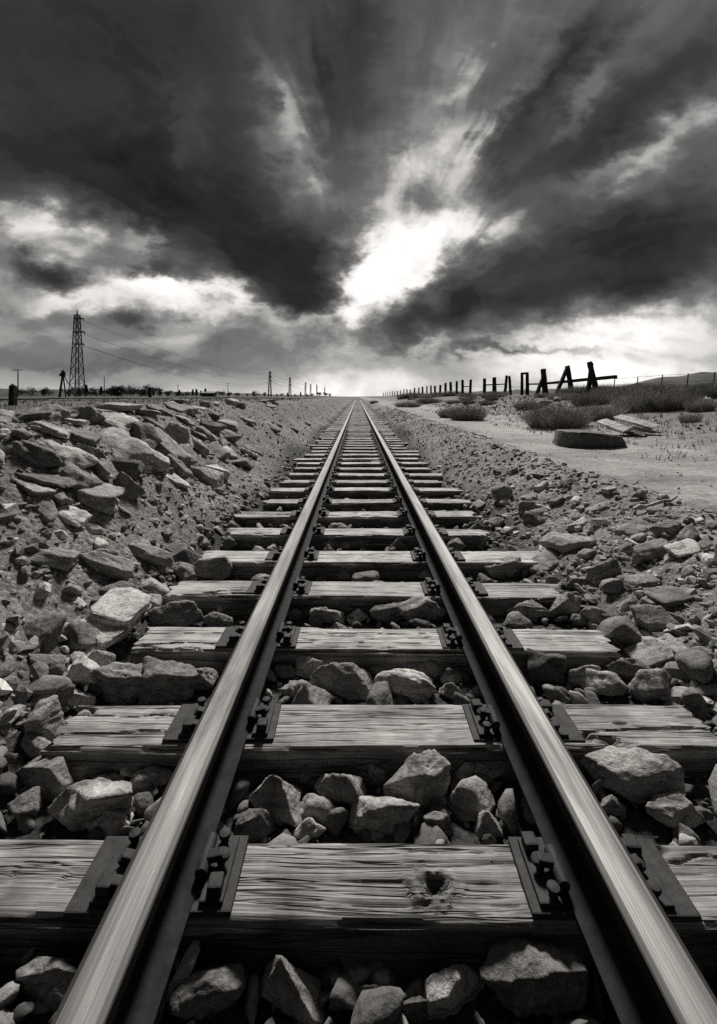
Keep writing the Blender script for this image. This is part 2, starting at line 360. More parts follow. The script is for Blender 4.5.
# ------------------------------------------------------------------ terrain
LX = np.array([-3000, -60, -22, -19, -13, -3.6, -2.95, -2.6, -2.3, -1.9, -1.6, -1.38, -1.2, 0, 1.15, 1.35, 1.6, 2.0, 2.35, 2.6, 3.0, 4.5, 6, 8, 11, 16, 22, 30, 60, 3000.])
LZ = np.array([1.15, 1.15, 1.13, 1.11, 1.11, 1.10, 1.08, .97, .74, .38, .15, .0, -.11, -.13, -.11, -.04, .10, .27, .375, .39, .35, .345, .43, .66, 1.02, 1.38, 1.62, 1.75, 1.78, 1.78])
def height(x, y):
    x = np.asarray(x, float); y = np.asarray(y, float)
    wob = .13*vnoise(np.stack([y*.55, y*0+3.1, y*0], -1), 5) + .06*vnoise(np.stack([y*1.7, y*0+9.1, y*0], -1), 6)
    side = np.clip((np.abs(x)-1.35)/.5, 0, 1)*np.clip((9-np.abs(x))/4, 0, 1)
    xr = x - XT*(np.abs(x) < 3) + wob*side
    z = np.interp(xr, LX, LZ)
    bed = np.clip(1-np.abs(x-XT)/1.3, 0, 1) > 0
    z = z + np.where(bed, .02*np.clip((y-4)/14, 0, 1), 0)
    P = np.stack([x, y, x*0], -1)
    bank = np.clip((np.abs(x)-1.2)/.4, 0, 1)*np.clip((3.4-np.abs(x))/.8, 0, 1)
    z = z + bank*(.07*fbm(P*2.1, 21, 3) + .022*fbm(P*9, 31, 3))
    fld = np.clip((np.abs(x)-3)/3, 0, 1)
    z = z + fld*np.clip(60/(y+60), 0, 1)*(.05*fbm(P*.7, 41, 3) + .02*fbm(P*4, 43, 2)) 
    sand = np.clip((x-2.3)/.4, 0, 1)*np.clip((7-x)/2, 0, 1)
    z = z + sand*.02*fbm(np.stack([x*1.2, y*4, x*0], -1), 51, 3)
    z = z + np.where(bed, .02*fbm(P*8, 61, 3), 0)
    return z
def hz(x, y): return float(height(np.array([x]), np.array([y]))[0])
def ray_ground(px, py):
    d = np.geomspace(.85, 900, 6000); x = (px-XV)/F*d; z = ZC-(py-YV)/F*d; h = height(x, d)
    i = np.argmax(z <= h)
    if z[i] > h[i]: return None
    return float(x[i]), float(d[i]), float(h[i])
def build_ground():
    xs = np.concatenate([-np.geomspace(3.7, 2500, 70)[::-1], np.arange(-3.6, 4.4, .035), np.geomspace(4.45, 2500, 80)])
    ys = np.concatenate([np.linspace(-30, .3, 24), np.arange(.4, 6.0, .04), 6*np.geomspace(1.006, 500, 240)])
    X, Y = np.meshgrid(xs, ys); Z = height(X.ravel(), Y.ravel()); V = np.stack([X.ravel(), Y.ravel(), Z], -1)
    nx, ny = len(xs), len(ys); i = np.arange(ny-1)[:, None]*nx + np.arange(nx-1)[None]; i = i.ravel()
    me = mesh_np('ground', V, np.stack([i, i+1, i+nx+1, i+nx], -1), M_GROUND)
    x, y = V[:, 0], V[:, 1]
    e = .35*fbm(np.stack([x*.9, y*.5, x*0], -1), 71, 4); xx = x+e
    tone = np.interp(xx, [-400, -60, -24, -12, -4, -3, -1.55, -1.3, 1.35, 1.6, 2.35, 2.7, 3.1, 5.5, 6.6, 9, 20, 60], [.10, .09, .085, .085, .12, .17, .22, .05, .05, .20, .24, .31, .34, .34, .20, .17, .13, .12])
    coarse = np.interp(xx, [-4, -2.8, 2.3, 2.7], [.15, 1, 1, 0.0])
    tone = tone*(1+.35*np.clip(fbm(np.stack([x*.12, y*.06, x*0], -1), 81, 4), -1, 1)*(np.abs(x) > 3))
    # old wheel-worn strip of bare pale soil beyond the scrub
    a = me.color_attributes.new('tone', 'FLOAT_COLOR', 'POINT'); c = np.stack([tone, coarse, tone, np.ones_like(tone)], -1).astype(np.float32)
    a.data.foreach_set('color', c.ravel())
    tag(obj('ground', me), kind='structure')
build_ground()

# ------------------------------------------------------------------ rocks
def icosphere(n):
    bm = bmesh.new(); bmesh.ops.create_icosphere(bm, subdivisions=n, radius=1); bm.verts.ensure_lookup_table()
    V = np.array([v.co[:] for v in bm.verts]); Fc = np.array([[v.index for v in f.verts] for f in bm.faces]); bm.free(); return V, Fc
ICO = {k: icosphere(k) for k in (1, 2, 3, 4, 5)}
def rock_verts(seed, lod, kind, dims):
    """an angular stone: a sphere cut by planes, then chipped; dims = bounding size"""
    r = np.random.default_rng(seed); U, Fc = ICO[lod]
    n = {'block': 7, 'slab': 6, 'point': 8, 'round': 22}.get(kind, 13)
    N = r.normal(size=(n, 3)); N /= np.linalg.norm(N, axis=1)[:, None]
    D = r.uniform(.58, .92, n) if kind != 'round' else r.uniform(.85, 1.0, n)
    if kind in ('block', 'slab'):
        B = np.array([[1,0,0],[-1,0,0],[0,1,0],[0,-1,0],[0,0,1],[0,0,-1]], float) + r.normal(size=(6, 3))*(.42 if kind == 'block' else .2)
        B /= np.linalg.norm(B, axis=1)[:, None]; N = np.vstack([N, B]); D = np.concatenate([D*1.02, r.uniform(.55, .82, 6)])
    if kind == 'point':
        B = np.array([[1,.1,.55],[-1,-.1,.5],[.1,1,.6],[-.1,-1,.45]], float) + r.normal(size=(4, 3))*.15
        B /= np.linalg.norm(B, axis=1)[:, None]; N = np.vstack([N[N[:, 2] < .3], B]); D = np.concatenate([D[:len(N)-4]*1.1, r.uniform(.5, .62, 4)])
    c = U @ N.T; t = np.where(c > .05, D/np.maximum(c, .05), 9.0)
    k = 110.0 if kind != 'round' else 16.0
    rad = -np.log(np.exp(-k*np.minimum(t, 3)).sum(1))/k        # soft minimum rounds the arrises a little
    rad = np.clip(rad, .25, 1.35); V = U*rad[:, None]
    V = V*(1+.10*fbm(V*1.4+seed, seed, 3)[:, None])
    e = V.max(0)-V.min(0); V = (V-(V.max(0)+V.min(0))/2)/e*np.array(dims)
    s = float(np.mean(dims)); W = V/s
    nrm = U
    if lod >= 3:
        chips = np.maximum(fbm(W*3.2+seed*1.7, seed+5, 3), 0)**1.3
        strat = np.sin((W @ r.normal(size=3))*16 + 3*fbm(W*2.5, seed+9, 2))
        V = V + nrm*((-.09*chips + .020*fbm(W*9, seed+7, 3) + .012*strat)*s)[:, None]
    return V, Fc
ROCKS = []
def add_rock(x, y, zc, dims, kind, tone, yaw=None, tilt=(0, 0), lod=4, zone=None):
    seed = 1000+len(ROCKS)*7; V, Fc = rock_verts(seed, lod, kind, dims)
    o = obj('rock', mesh_np('rock', V, Fc, M_ROCK), None, (x, y, zc), (tilt[0], tilt[1], yaw or 0))
    t_ = tone*1.35; o.color = (t_, t_, t_, 1); ROCKS.append(dict(o=o, x=x, y=y, z=zc, dims=dims, kind=kind, tone=tone)); return o
def photo_rock(cx, cy, w, h, kind='block', tone=.22):
    g = ray_ground(cx, cy+h/2-1)
    if not g: return
    x, y0, z0 = g; t = (cy-YV)/F
    W = w*y0/F; tot = h*y0/F
    if abs(x-XT) > 1.3:                       # on a bank: the slope itself takes up part of the view
        dx = .08; sl = (hz(x+dx, y0)-hz(x-dx, y0))/(2*dx)
        if y0 > 2.6 and x < -1.5: W *= 1.22; tot *= 1.15
        D = min(W*.95, max(W*.5, tot*.9)); H = max(tot*.75-.25*t*D, .36*W)
        if kind == 'slab': H = max(.2*W, tot*.42); D = max(D, W*.75)
        tilt = (random.uniform(-.15, .32), -math.atan(sl)*random.uniform(.45, 1.0))
    else:
        D = W*.85; H = tot-t*D
        if H < .5*W: D = max(.45*W, (tot-.5*W)/max(t, .15)) ; H = min(max(tot-t*D, .35*W), W*1.1)
        H = min(H*1.12, 1.2*W)+.02
        sl = 0; tilt = (random.uniform(-.15, .15), random.uniform(-.15, .15))
    y = y0+D*.45; z = max(z0, hz(x, y))
    lod = 5 if w > 55 else 4 if w > 22 else 3
    bedded = .28 if abs(x-XT) > 1.3 else .12
    add_rock(x, y, z+H*(.5-bedded)-.005, (W*1.06, D, H*1.1), kind, tone, random.uniform(-.35, .35), tilt, lod)
PHOTO_ROCKS = [
 # between the rails, gap behind the nearest tie
 (420,783,68,62,'block',.32),(385,818,70,46,'block',.32),(340,787,55,58,'block',.21),(272,795,62,60,'point',.25),(316,812,38,30,'round',.28),(308,832,34,24,'round',.36),
 (478,803,48,52,'block',.25),(481,773,46,34,'slab',.26),(490,822,30,40,'point',.28),(252,825,40,42,'block',.13),(337,822,20,34,'block',.12),(378,772,26,36,'block',.13),(312,772,28,34,'block',.13),(440,826,30,26,'block',.14),
 # in front of the nearest tie
 (290,986,74,86,'point',.22),(203,990,72,66,'round',.14),(455,990,70,58,'block',.36),(540,990,105,74,'block',.17),(548,944,44,34,'block',.18),(374,1006,44,32,'block',.15),(343,1000,32,32,'block',.12),(42,985,70,50,'block',.17),(62,1008,50,26,'slab',.26),(415,1012,30,28,'block',.14),
 # second and third gaps
 (347,681,74,45,'block',.26),(313,666,37,28,'block',.28),(406,692,60,24,'round',.48),(428,670,33,25,'block',.23),(452,692,24,22,'point',.28),(294,694,30,18,'round',.32),(401,680,17,15,'block',.16),(282,673,27,19,'block',.13),(459,677,25,15,'block',.13),(374,668,22,20,'block',.14),
 (327,617,34,20,'block',.35),(309,610,18,12,'block',.42),(358,616,22,18,'point',.38),(384,614,30,22,'block',.17),(420,615,54,22,'slab',.30),(414,606,28,14,'block',.23),(294,616,16,11,'round',.16),
 (371,570,32,21,'point',.25),(352,570,20,13,'block',.25),(317,571,34,13,'slab',.2),(402,572,30,13,'block',.25),(424,571,22,18,'point',.33),(345,577,20,9,'round',.32),
 (397,545,24,13,'point',.22),(372,543,24,13,'block',.25),(352,541,17,10,'block',.38),(343,547,20,8,'block',.25),(328,546,13,9,'round',.25),
 # left of the track
 (81,812,97,56,'block',.30),(104,832,40,20,'round',.38),(41,780,62,38,'slab',.21),(87,771,40,26,'block',.2),(108,781,36,26,'block',.14),(148,782,44,28,'block',.2),(30,718,44,54,'block',.26),(37,690,42,38,'block',.16),
 (76,673,42,34,'block',.48),(95,663,26,24,'round',.35),(118,684,66,46,'block',.23),(159,695,78,24,'slab',.16),(192,681,42,26,'block',.25),(72,704,37,19,'round',.40),(32,753,38,20,'round',.27),(15,808,30,38,'block',.15),(140,807,22,28,'block',.1),(39,662,38,24,'block',.17),
 (71,633,43,36,'block',.17),(32,624,44,42,'block',.15),(42,553,44,26,'slab',.23),(145,552,46,24,'block',.23),(182,551,36,34,'point',.10),(177,568,40,26,'block',.21),(149,582,37,24,'block',.34),(99,565,44,21,'block',.25),(203,573,52,19,'round',.25),
 (171,621,57,19,'round',.22),(216,623,31,16,'round',.2),(226,546,18,16,'block',.15),(76,603,16,9,'slab',.5),(150,600,19,19,'block',.32),(128,601,28,23,'block',.22),(115,589,38,30,'block',.16),(69,589,18,18,'block',.26),(63,513,28,16,'slab',.55),(88,527,16,13,'slab',.52),(95,543,13,14,'slab',.52),
 (84,497,43,18,'slab',.3),(37,506,27,16,'slab',.2),(50,497,27,15,'block',.2),
 # slabs of the left bank
 (56,449,46,30,'slab',.48),(29,454,40,25,'block',.15),(110,438,52,28,'slab',.32),(63,472,46,24,'slab',.23),(31,476,44,21,'slab',.18),(25,485,32,16,'slab',.30),(147,458,28,22,'block',.38),(120,460,30,25,'block',.1),(86,451,26,19,'block',.18),(174,434,32,34,'block',.32),
 (160,440,40,30,'slab',.22),(45,431,32,10,'slab',.32),(73,433,36,17,'slab',.16),(16,434,18,15,'block',.15),(84,493,44,15,'slab',.3),(48,494,26,13,'block',.2),(173,466,26,18,'block',.2),(103,475,16,11,'block',.42),(94,466,24,19,'block',.2),(123,482,26,22,'block',.2),(66,420,24,7,'slab',.48),(106,419,34,8,'slab',.42),(110,427,31,14,'block',.26),
 (205,432,22,18,'slab',.24),(225,424,20,14,'slab',.26),(196,446,20,13,'block',.22),(150,425,22,12,'block',.2),(215,440,14,9,'block',.3),(245,418,16,10,'slab',.22),(180,418,20,8,'slab',.3),(14,448,20,14,'block',.17),(130,420,18,8,'block',.2),
 # right of the track
 (630,628,50,44,'block',.17),(665,615,36,36,'block',.17),(670,653,56,30,'slab',.27),(610,687,52,28,'block',.36),(668,687,48,42,'block',.25),(635,672,42,22,'block',.15),(587,679,36,28,'block',.25),(552,668,42,46,'slab',.08),(610,660,24,17,'block',.13),(640,783,100,64,'block',.31),(682,813,60,46,'block',.31),(615,808,27,27,'block',.2),(700,695,22,40,'block',.2),
 (696,570,24,16,'block',.25),(608,570,32,19,'block',.18),(617,580,22,18,'slab',.2),(647,580,36,17,'slab',.2),(580,580,26,17,'block',.18),(685,596,46,20,'slab',.14),(574,538,52,30,'block',.28),(606,565,36,29,'block',.2),(550,564,46,18,'slab',.22),(641,527,36,16,'slab',.18),(658,549,42,24,'block',.2),(671,527,29,19,'block',.2),
 (583,521,16,14,'slab',.5),(693,548,32,13,'slab',.48),(700,520,16,9,'slab',.5),(695,533,28,19,'block',.2),(672,557,14,11,'block',.32),(619,582,28,21,'block',.22),(571,481,18,11,'block',.16),(612,490,14,11,'block',.42),(567,606,44,30,'block',.24),(533,612,34,22,'block',.24),(505,573,40,13,'slab',.28),
 (540,512,16,10,'block',.22),(528,495,13,9,'slab',.3),(560,500,18,11,'block',.18),(600,508,20,10,'slab',.22),(625,548,24,14,'block',.18),(590,552,20,14,'block',.22),(640,505,16,9,'block',.2),(512,530,15,10,'block',.3),(662,508,20,10,'slab',.2),
]
for a in PHOTO_ROCKS: photo_rock(*a)

def plate_stone(px, py, dims, yaw, tilt, tone, up):
    x, y, z = ray_ground(px, py); U, Fc = ICO[5]; V = np.sign(U)*np.abs(U)**.22*.5
    for n_, d_ in (((1, .45, 0), .50), ((-1, .6, 0), .52), ((-.7, -1, 0), .55)):
        n_ = np.array(n_, float); n_ /= np.linalg.norm(n_); V = V-np.maximum(V @ n_-d_, 0)[:, None]*n_
    V = V*np.array(dims); V = V+U*np.array([.05, .05, .012])*fbm(V*14+px, px, 4)[:, None]
    o = obj('rock', mesh_np('rock', V, Fc, M_ROCK), None, (x, y+dims[1]*.4, z+up), (tilt[0], tilt[1], yaw)); o.color = (tone, tone, tone, 1)
    ROCKS.append(dict(o=o, x=x, y=y+dims[1]*.4, z=z, dims=dims, kind='slab', tone=tone))
plate_stone(98, 644, (.26, .22, .045), -.5, (.12, .12), .5, .05)
plate_stone(113, 637, (.31, .24, .05), -.25, (.16, .10), .68, .115)
TIE0, TIESP = 1.165, .606
def tie_y(k): return TIE0 + TIESP*k
taken = [(r['x'], r['y'], max(r['dims'][:2])/2) for r in ROCKS]
def free(x, y, r, pack=.8): return all((x-a)**2+(y-b)**2 > ((r+c)*pack)**2 for a, b, c in taken)
def fill(n, xr, yr, sr, kinds, tones, bedded=.25, lod=3, log=True, bay=False, hk=(.55, .85), pack=.8):
    k = tries = 0
    while k < n and tries < 6000:
        tries += 1; x = rng.uniform(*xr); y = math.exp(rng.uniform(math.log(yr[0]), math.log(yr[1]))) if log else rng.uniform(*yr)
        if abs((x-XV*0)/y) > .86: continue
        s = rng.uniform(*sr); D = s*rng.uniform(.7, 1.0)
        if bay or abs(x-XT) < 1.3:
            ph = ((y-TIE0)/TIESP) % 1.0
            if not (.5-.30+D/2/TIESP < ph < .5+.30-D/2/TIESP): continue
            if abs(abs(x-XT)-.54) < .08+s*.4: continue
        if not free(x, y, s/2, pack): continue
        kind = str(rng.choice(kinds)); H = s*rng.uniform(*hk)*(.5 if kind == 'slab' else 1); tone = float(rng.choice(tones))
        sl = (hz(x+.08, y)-hz(x-.08, y))/.16
        add_rock(x, y, hz(x, y)+H*(.5-bedded), (s, D, H), kind, tone, rng.uniform(-3, 3) if abs(sl) < .3 else rng.uniform(-.6, .6), (rng.uniform(-.2, .2), -math.atan(sl)*.7), lod)
        taken.append((x, y, s/2)); k += 1
T = [.12, .15, .18, .2, .22, .24, .28, .34, .44]
fill(30, (-2.95, -1.75), (2.7, 8.5), (.24, .50), ['slab', 'block', 'slab'], [.14, .18, .22, .26, .32, .44], .3, 4, pack=.55, hk=(.45, .7))
fill(12, (-3.0, -1.7), (8, 17), (.22, .42), ['slab', 'block'], [.16, .2, .26, .34], .35, 3, pack=.6, hk=(.4, .6))
fill(22, (-.46, .57), (1.3, 11), (.09, .20), ['block', 'point', 'round'], T, bay=True, lod=4, pack=.62)
fill(14, (-1.3, -.62), (1.3, 7), (.09, .2), ['block'], T, bay=True, lod=3)
fill(14, (.74, 1.4), (1.3, 7), (.09, .2), ['block'], T, bay=True, lod=3)
fill(12, (1.3, 2.3), (1.9, 6), (.12, .26), ['block', 'slab'], T, pack=.65)
print('rocks', len(ROCKS))

# ------------------------------------------------------------------ gravel: small stones nobody could count
def build_gravel(name, label, jobs, tones, protos_lod):
    protos = []
    for k in range(10):
        V, Fc = rock_verts(50+k, protos_lod[k % len(protos_lod)], 'block' if k % 3 else 'slab', (1, .85, .6) if k % 3 else (1, .7, .28)); protos.append((V, Fc))
    vs, fs, off = [], [], 0
    def scatter(n, xr, yr, smin, smax, slope_px=.9, tilt=.5, sunk=.15, dens=None):
        nonlocal off
        y = np.exp(rng.uniform(math.log(yr[0]), math.log(yr[1]), n)); x = rng.uniform(xr[0], xr[1], n)
        keep = np.abs(x/y) < 1.0
        if dens is not None: keep &= rng.uniform(size=n) < dens(x, y)
        x, y = x[keep], y[keep]; z = height(x, y)
        s = smin*(smax/smin)**(rng.uniform(size=len(x))**2.2); s = np.maximum(s, slope_px*y/F*1.6)
        which = rng.integers(0, len(protos), len(x))
        for k, (V, Fc) in enumerate(protos):
            idx = np.where(which == k)[0]
            if not len(idx): continue
            a = rng.uniform(0, 2*PI, len(idx)); t = rng.normal(0, tilt, (len(idx), 2)); ca, sa = np.cos(a), np.sin(a)
            W = V[None]*s[idx][:, None, None]*np.stack([rng.uniform(.75, 1.3, len(idx)), rng.uniform(.7, 1.1, len(idx)), rng.uniform(.6, 1.2, len(idx))], -1)[:, None]
            X = W[..., 0]; Y = W[..., 1]; Z = W[..., 2]
            c1, s1 = np.cos(t[:, :1]), np.sin(t[:, :1]); X, Z = X*c1+Z*s1, -X*s1+Z*c1
            c2, s2 = np.cos(t[:, 1:]), np.sin(t[:, 1:]); Y, Z = Y*c2-Z*s2, Y*s2+Z*c2
            X, Y = X*ca[:, None]-Y*sa[:, None], X*sa[:, None]+Y*ca[:, None]
            P = np.stack([X+x[idx][:, None], Y+y[idx][:, None], Z+(z[idx]+s[idx]*sunk)[:, None]], -1)
            vs.append(P.reshape(-1, 3)); fs.append((Fc[None]+(np.arange(len(idx))*len(V))[:, None, None]+off).reshape(-1, 3)); off += len(idx)*len(V)
    for jb in jobs: scatter(*jb)
    V = np.concatenate(vs); Fc = np.concatenate(fs)
    m, nt, b = nodes(name+' stones'); g = nd(nt, 'ShaderNodeNewGeometry'); tc = nd(nt, 'ShaderNodeTexCoord'); n = noise(nt, tc.outputs['Object'], 55, 5, .65)
    k = math_(nt, 'MULTIPLY', ramp(nt, g.outputs['Random Per Island'], tones), ramp(nt, n, [(.3, .6), (.7, 1.3)]))
    tinted(nt, k, b); b.inputs['Roughness'].default_value = .85; bump(nt, b, n, .6, .008)
    o = obj(name, mesh_np(name, V, Fc, m, smooth=3 in protos_lod)); tag(o, label, 'gravel', kind='stuff')
build_gravel('ballast_gravel', 'dark small ballast stones filling the gaps between the ties', [
    (2600, (-1.35, 1.42), (.8, 4), .016, .07, .9, .5, .3), (900, (-1.35, 1.42), (.85, 7), .055, .125, .9, .6, .25), (4200, (-1.35, 1.42), (4, 40), .03, .10, .8, .5, .22, lambda x, y: np.exp(-np.maximum(y-9, 0)/8))], [(0, .06), (.6, .15), (.9, .26), (1, .42)], (3, 2, 3))
build_gravel('gravel', 'loose grey stone chips and gravel covering the banks and the ground beside them', [
    (3800, (-3.2, -1.25), (1.5, 26), .010, .05, .7, .5, .1, lambda x, y: np.where(x < -2.8, .35, 1.0)*np.exp(-np.maximum(y-8, 0)/9)), (2000, (-3.0, -1.28), (1.6, 22), .035, .12, .7, .4, .03, lambda x, y: np.exp(-np.maximum(y-5, 0)/11)), (330, (-2.7, -1.3), (1.6, 8), .06, .16, .7, .35, .0),
    (4600, (1.25, 2.7), (1.6, 30), .010, .05, .7, .5, .1), (2200, (1.28, 2.6), (1.7, 26), .035, .11, .7, .4, .03, lambda x, y: np.exp(-np.maximum(y-6, 0)/11)), (300, (1.32, 2.5), (1.7, 8), .06, .15, .7, .35, .0),
    (900, (2.6, 6.8), (3.2, 30), .008, .045, .5), (900, (6, 16), (9, 40), .02, .12, .5)], [(0, .12), (.6, .28), (.88, .42), (1, .75)], (1, 2))

# ------------------------------------------------------------------ rails
RAIL_H, RAIL_G, FOOT = .169, .5418, .083
def build_rail(x0, label):
    ys = np.concatenate([np.arange(-3, 12, .25), 12*np.geomspace(1.02, 75, 90)])
    wob = .0025*vnoise(np.stack([ys*.5, ys*0, ys*0+x0], -1), 3)*np.clip(20/(ys+20), 0, 1)
    e = tag(empty('rail', (x0, 0, 0)), label, 'rail', 'rails of the single track')
    def sweep(name, prof, mat, smooth=True):
        n = len(prof); P = np.array(prof)
        V = np.concatenate([np.stack([P[:, 0]+w, np.full(n, y), P[:, 1]+abs(w)*.4], -1) for y, w in zip(ys, wob)])
        m = len(ys); i = (np.arange(m-1)[:, None]*n+np.arange(n)[None]).ravel(); j = (np.arange(m-1)[:, None]*n+(np.arange(n)+1)[None] % n).ravel()
        Q = [tuple(q) for q in np.stack([i, j, j+n, i+n], -1)]+[tuple(range(n))[::-1], tuple((m-1)*n+k for k in range(n))]
        me = mesh_np(name, V, Q, mat, smooth)
        if smooth: me.set_sharp_from_angle(angle=R(9 if name == 'rail_head' else 38))
        if name == 'rail_head':                                  # only the running surface is polished
            me.materials.append(M_WEB); me.polygons.foreach_set('material_index', np.array([0 if abs(f.normal.z) > .25 and f.center.z > t-.02 else 1 for f in me.polygons], np.int32))
        obj(name, me, e)
    hw, t = .047, RAIL_H
    head = [(-hw, t-.042), (-hw, t-.010), (-hw+.003, t-.007), (-.034, t-.0012), (0, t), (.034, t-.0012), (hw-.003, t-.007), (hw, t-.010), (hw, t-.042), (.014, t-.052), (-.014, t-.052)]
    web = [(-.013, .030), (-.010, .055), (-.010, t-.070), (-.013, t-.0515), (.013, t-.0515), (.010, t-.070), (.010, .055), (.013, .030)]
    foot = [(-FOOT, .004), (-FOOT, .014), (-.045, .022), (-.012, .0305), (.012, .0305), (.045, .022), (FOOT, .014), (FOOT, .004)]
    sweep('rail_head', head, M_HEAD); sweep('rail_web', web, M_WEB); sweep('rail_foot', foot, M_WEB)
    s = 1 if x0 < 0 else -1
    b = MB().lathe((0, 0, 0), [(.011, 0), (.011, .006), (.007, .011)], 10).mesh('bolt', M_RUST, True)
    for yb in (1.42, 1.98, 2.06, 2.6): obj('bolt', b, e, (s*.0095, yb, .085), (0, s*PI/2, 0))
build_rail(XT-RAIL_G, 'left steel rail of the track with a worn bright running surface')
build_rail(XT+RAIL_G, 'right steel rail of the track with a worn bright running surface')

# ------------------------------------------------------------------ ties with plates and fastenings
def tie_mesh(seed, L, Wd, H, nx, detail=True, knot=None, xoff=0.0):
    r = np.random.default_rng(seed)
    pts, nr = [], []                                              # cross section (y, z) going round
    rc = .016
    def arc(cy, cz, a0):
        for i in range(4):
            a = a0+PI/2*i/3; pts.append((cy+rc*math.cos(a), cz+rc*math.sin(a))); nr.append((math.cos(a), math.sin(a)))
    def lin(p, q, n, nn):
        for i in range(1, n): pts.append((p[0]+(q[0]-p[0])*i/n, p[1]+(q[1]-p[1])*i/n)); nr.append(nn)
    h = Wd/2; nt_ = 34 if detail else 10; nf = 16 if detail else 5
    arc(h-rc, -rc, 0); lin((h-rc, 0), (-h+rc, 0), nt_, (0, 1)); arc(-h+rc, -rc, PI/2); lin((-h, -rc), (-h, -H), nf, (-1, 0)); pts.append((-h, -H)); nr.append((-1, 0)); pts.append((h, -H)); nr.append((1, 0)); lin((h, -H), (h, -rc), max(nf//2, 3), (1, 0))
    P = np.array(pts); Nn = np.array(nr); n = len(P)
    xs = np.linspace(-L/2, L/2, nx); X = np.repeat(xs, n); Yv = np.tile(P[:, 0], nx); Zv = np.tile(P[:, 1], nx); NY = np.tile(Nn[:, 0], nx); NZ = np.tile(Nn[:, 1], nx)
    Q = np.stack([X, Yv, Zv], -1)
    d = .006*fbm(Q*np.array([2.0, 14, 14])+seed, seed, 3)
    cr = vnoise(Q*np.array([.8, 38, 38])+seed*3.3, seed+3)+.25*vnoise(Q*np.array([5, 60, 60])+seed, seed+4)
    d -= (.007 if detail else .006)*np.clip(1-np.abs(cr)/.10, 0, 1)*np.clip(.35+vnoise(Q*np.array([1.3, 6, 6])+seed*5, seed+8), 0, 1)
    split = np.clip(1-np.abs(vnoise(np.stack([X*.55, Yv*13, X*0+seed*7.7], -1), seed+41)+.12*vnoise(np.stack([X*9, Yv*40, X*0+seed], -1), seed+42))/.045, 0, 1)*np.clip(vnoise(np.stack([X*1.1+3, Yv*5, X*0+seed], -1), seed+43)*2.5+.35, 0, 1)*(NZ > .5)
    d -= .022*split*(1 if detail else .4)
    corner = (np.abs(NY) > .05) & (np.abs(NZ) > .05)
    d -= np.where(corner, .03*np.maximum(fbm(np.stack([X*4, X*0+NY, X*0+seed], -1), seed+6, 4), 0)+.004, 0)
    d -= np.where(NY < -.9, .018*np.maximum(fbm(np.stack([X*2.2, Zv*22, X*0+seed], -1), seed+12, 3), 0), 0)
    k = .75*split
    if knot:
        kx, ky, kr = knot; rr = np.sqrt(((X-kx)/1.35)**2+(Yv-ky)**2)*(1+.35*fbm(Q*45, 3, 3))+.004*vnoise(Q*130, 5); top = NZ > .5
        d = np.where(top, d+.012*np.exp(-((rr-kr*1.7)/(kr*.7))**2)-.018*np.exp(-(rr/(kr*.8))**2), d)
        k = np.where(top, k*(rr > .06)+.78*np.exp(-(rr/(kr*.8))**2)+.4*np.exp(-(((X-kx-.07)/.10)**2+((Yv-ky-.012)/.005)**2))+.4*np.exp(-(((X-kx+.07)/.10)**2+((Yv-ky+.008)/.005)**2))+.3*np.exp(-((rr-kr*2.0)/(kr*.22))**2), 0)
    # ends are sawn and weathered: feather them unevenly
    endf = np.clip((np.abs(X)-(L/2-.05))/.05, 0, 1); d -= endf*.012*np.maximum(0, vnoise(np.stack([X*0+seed, Yv*25, Zv*25], -1), seed+2))
    Q[:, 1] += NY*d; Q[:, 2] += NZ*d
    Q[:, 0] += np.sign(X)*(np.abs(X) > L/2-.02)*(.045*vnoise(np.stack([np.sign(X), Yv*14, Zv*9+seed], -1), seed+1)+.02*vnoise(np.stack([np.sign(X), Yv*60, Zv*40+seed], -1), seed+17))
    Q[:, 2] += .004*np.sin(X*1.3+seed)
    i = (np.arange(nx-1)[:, None]*n+np.arange(n)[None]).ravel(); j = (np.arange(nx-1)[:, None]*n+(np.arange(n)+1)[None] % n).ravel()
    Fc = [tuple(q) for q in np.stack([i, j, j+n, i+n], -1)]+[tuple(range(n))[::-1], tuple((nx-1)*n+q for q in range(n))]
    me = mesh_np('railway_tie', Q, Fc, M_WOOD); me.set_sharp_from_angle(angle=R(50))
    at = me.attributes.new('knot', 'FLOAT', 'POINT'); at.data.foreach_set('value', k.astype(np.float32))
    at = me.attributes.new('side_shade', 'FLOAT', 'POINT'); at.data.foreach_set('value', (.62*np.clip((np.abs(NY)-.75)/.2, 0, 1)*np.clip((-Zv-.012+.02*vnoise(np.stack([X*5, Zv*0, X*0+seed], -1), seed+31))/.02, 0, 1)).astype(np.float32)); return me  # upright sides of the tie: shade painted into the wood tone
# plate meshes, centred under the rail; +x points to the middle of the track
ME = {}
ME['plate'] = MB().box((-.02, 0, .007), (.40, .19, .014)).mesh('tie_plate', M_PLATE, False, .004)
ME['ridge'] = MB().box((.128, 0, .0195), (.058, .165, .011)).mesh('shoulder_ridge', M_PLATE, False, .003)
ME['oridge'] = MB().box((-.135, 0, .0195), (.062, .165, .011)).mesh('shoulder_ridge', M_PLATE, False, .003)
ME['bolt'] = MB().lathe((0, 0, 0), [(.011, 0), (.011, .018), (.0155, .0185), (.0165, .025), (.0145, .029), (.009, .0305), (.003, .031)], 16).mesh('bolt', M_RUST, True); ME['bolt'].set_sharp_from_angle(angle=R(32))
ME['block'] = MB().box((0, 0, .014), (.036, .040, .028)).mesh('clamp_block', M_RUST, False, .006)
ME['barrel'] = MB().tube((0, -.046, 0), (0, .05, 0), .0165, .0145, 16).mesh('rail_clip', M_RUST, True, .003); ME['barrel'].set_sharp_from_angle(angle=R(40))
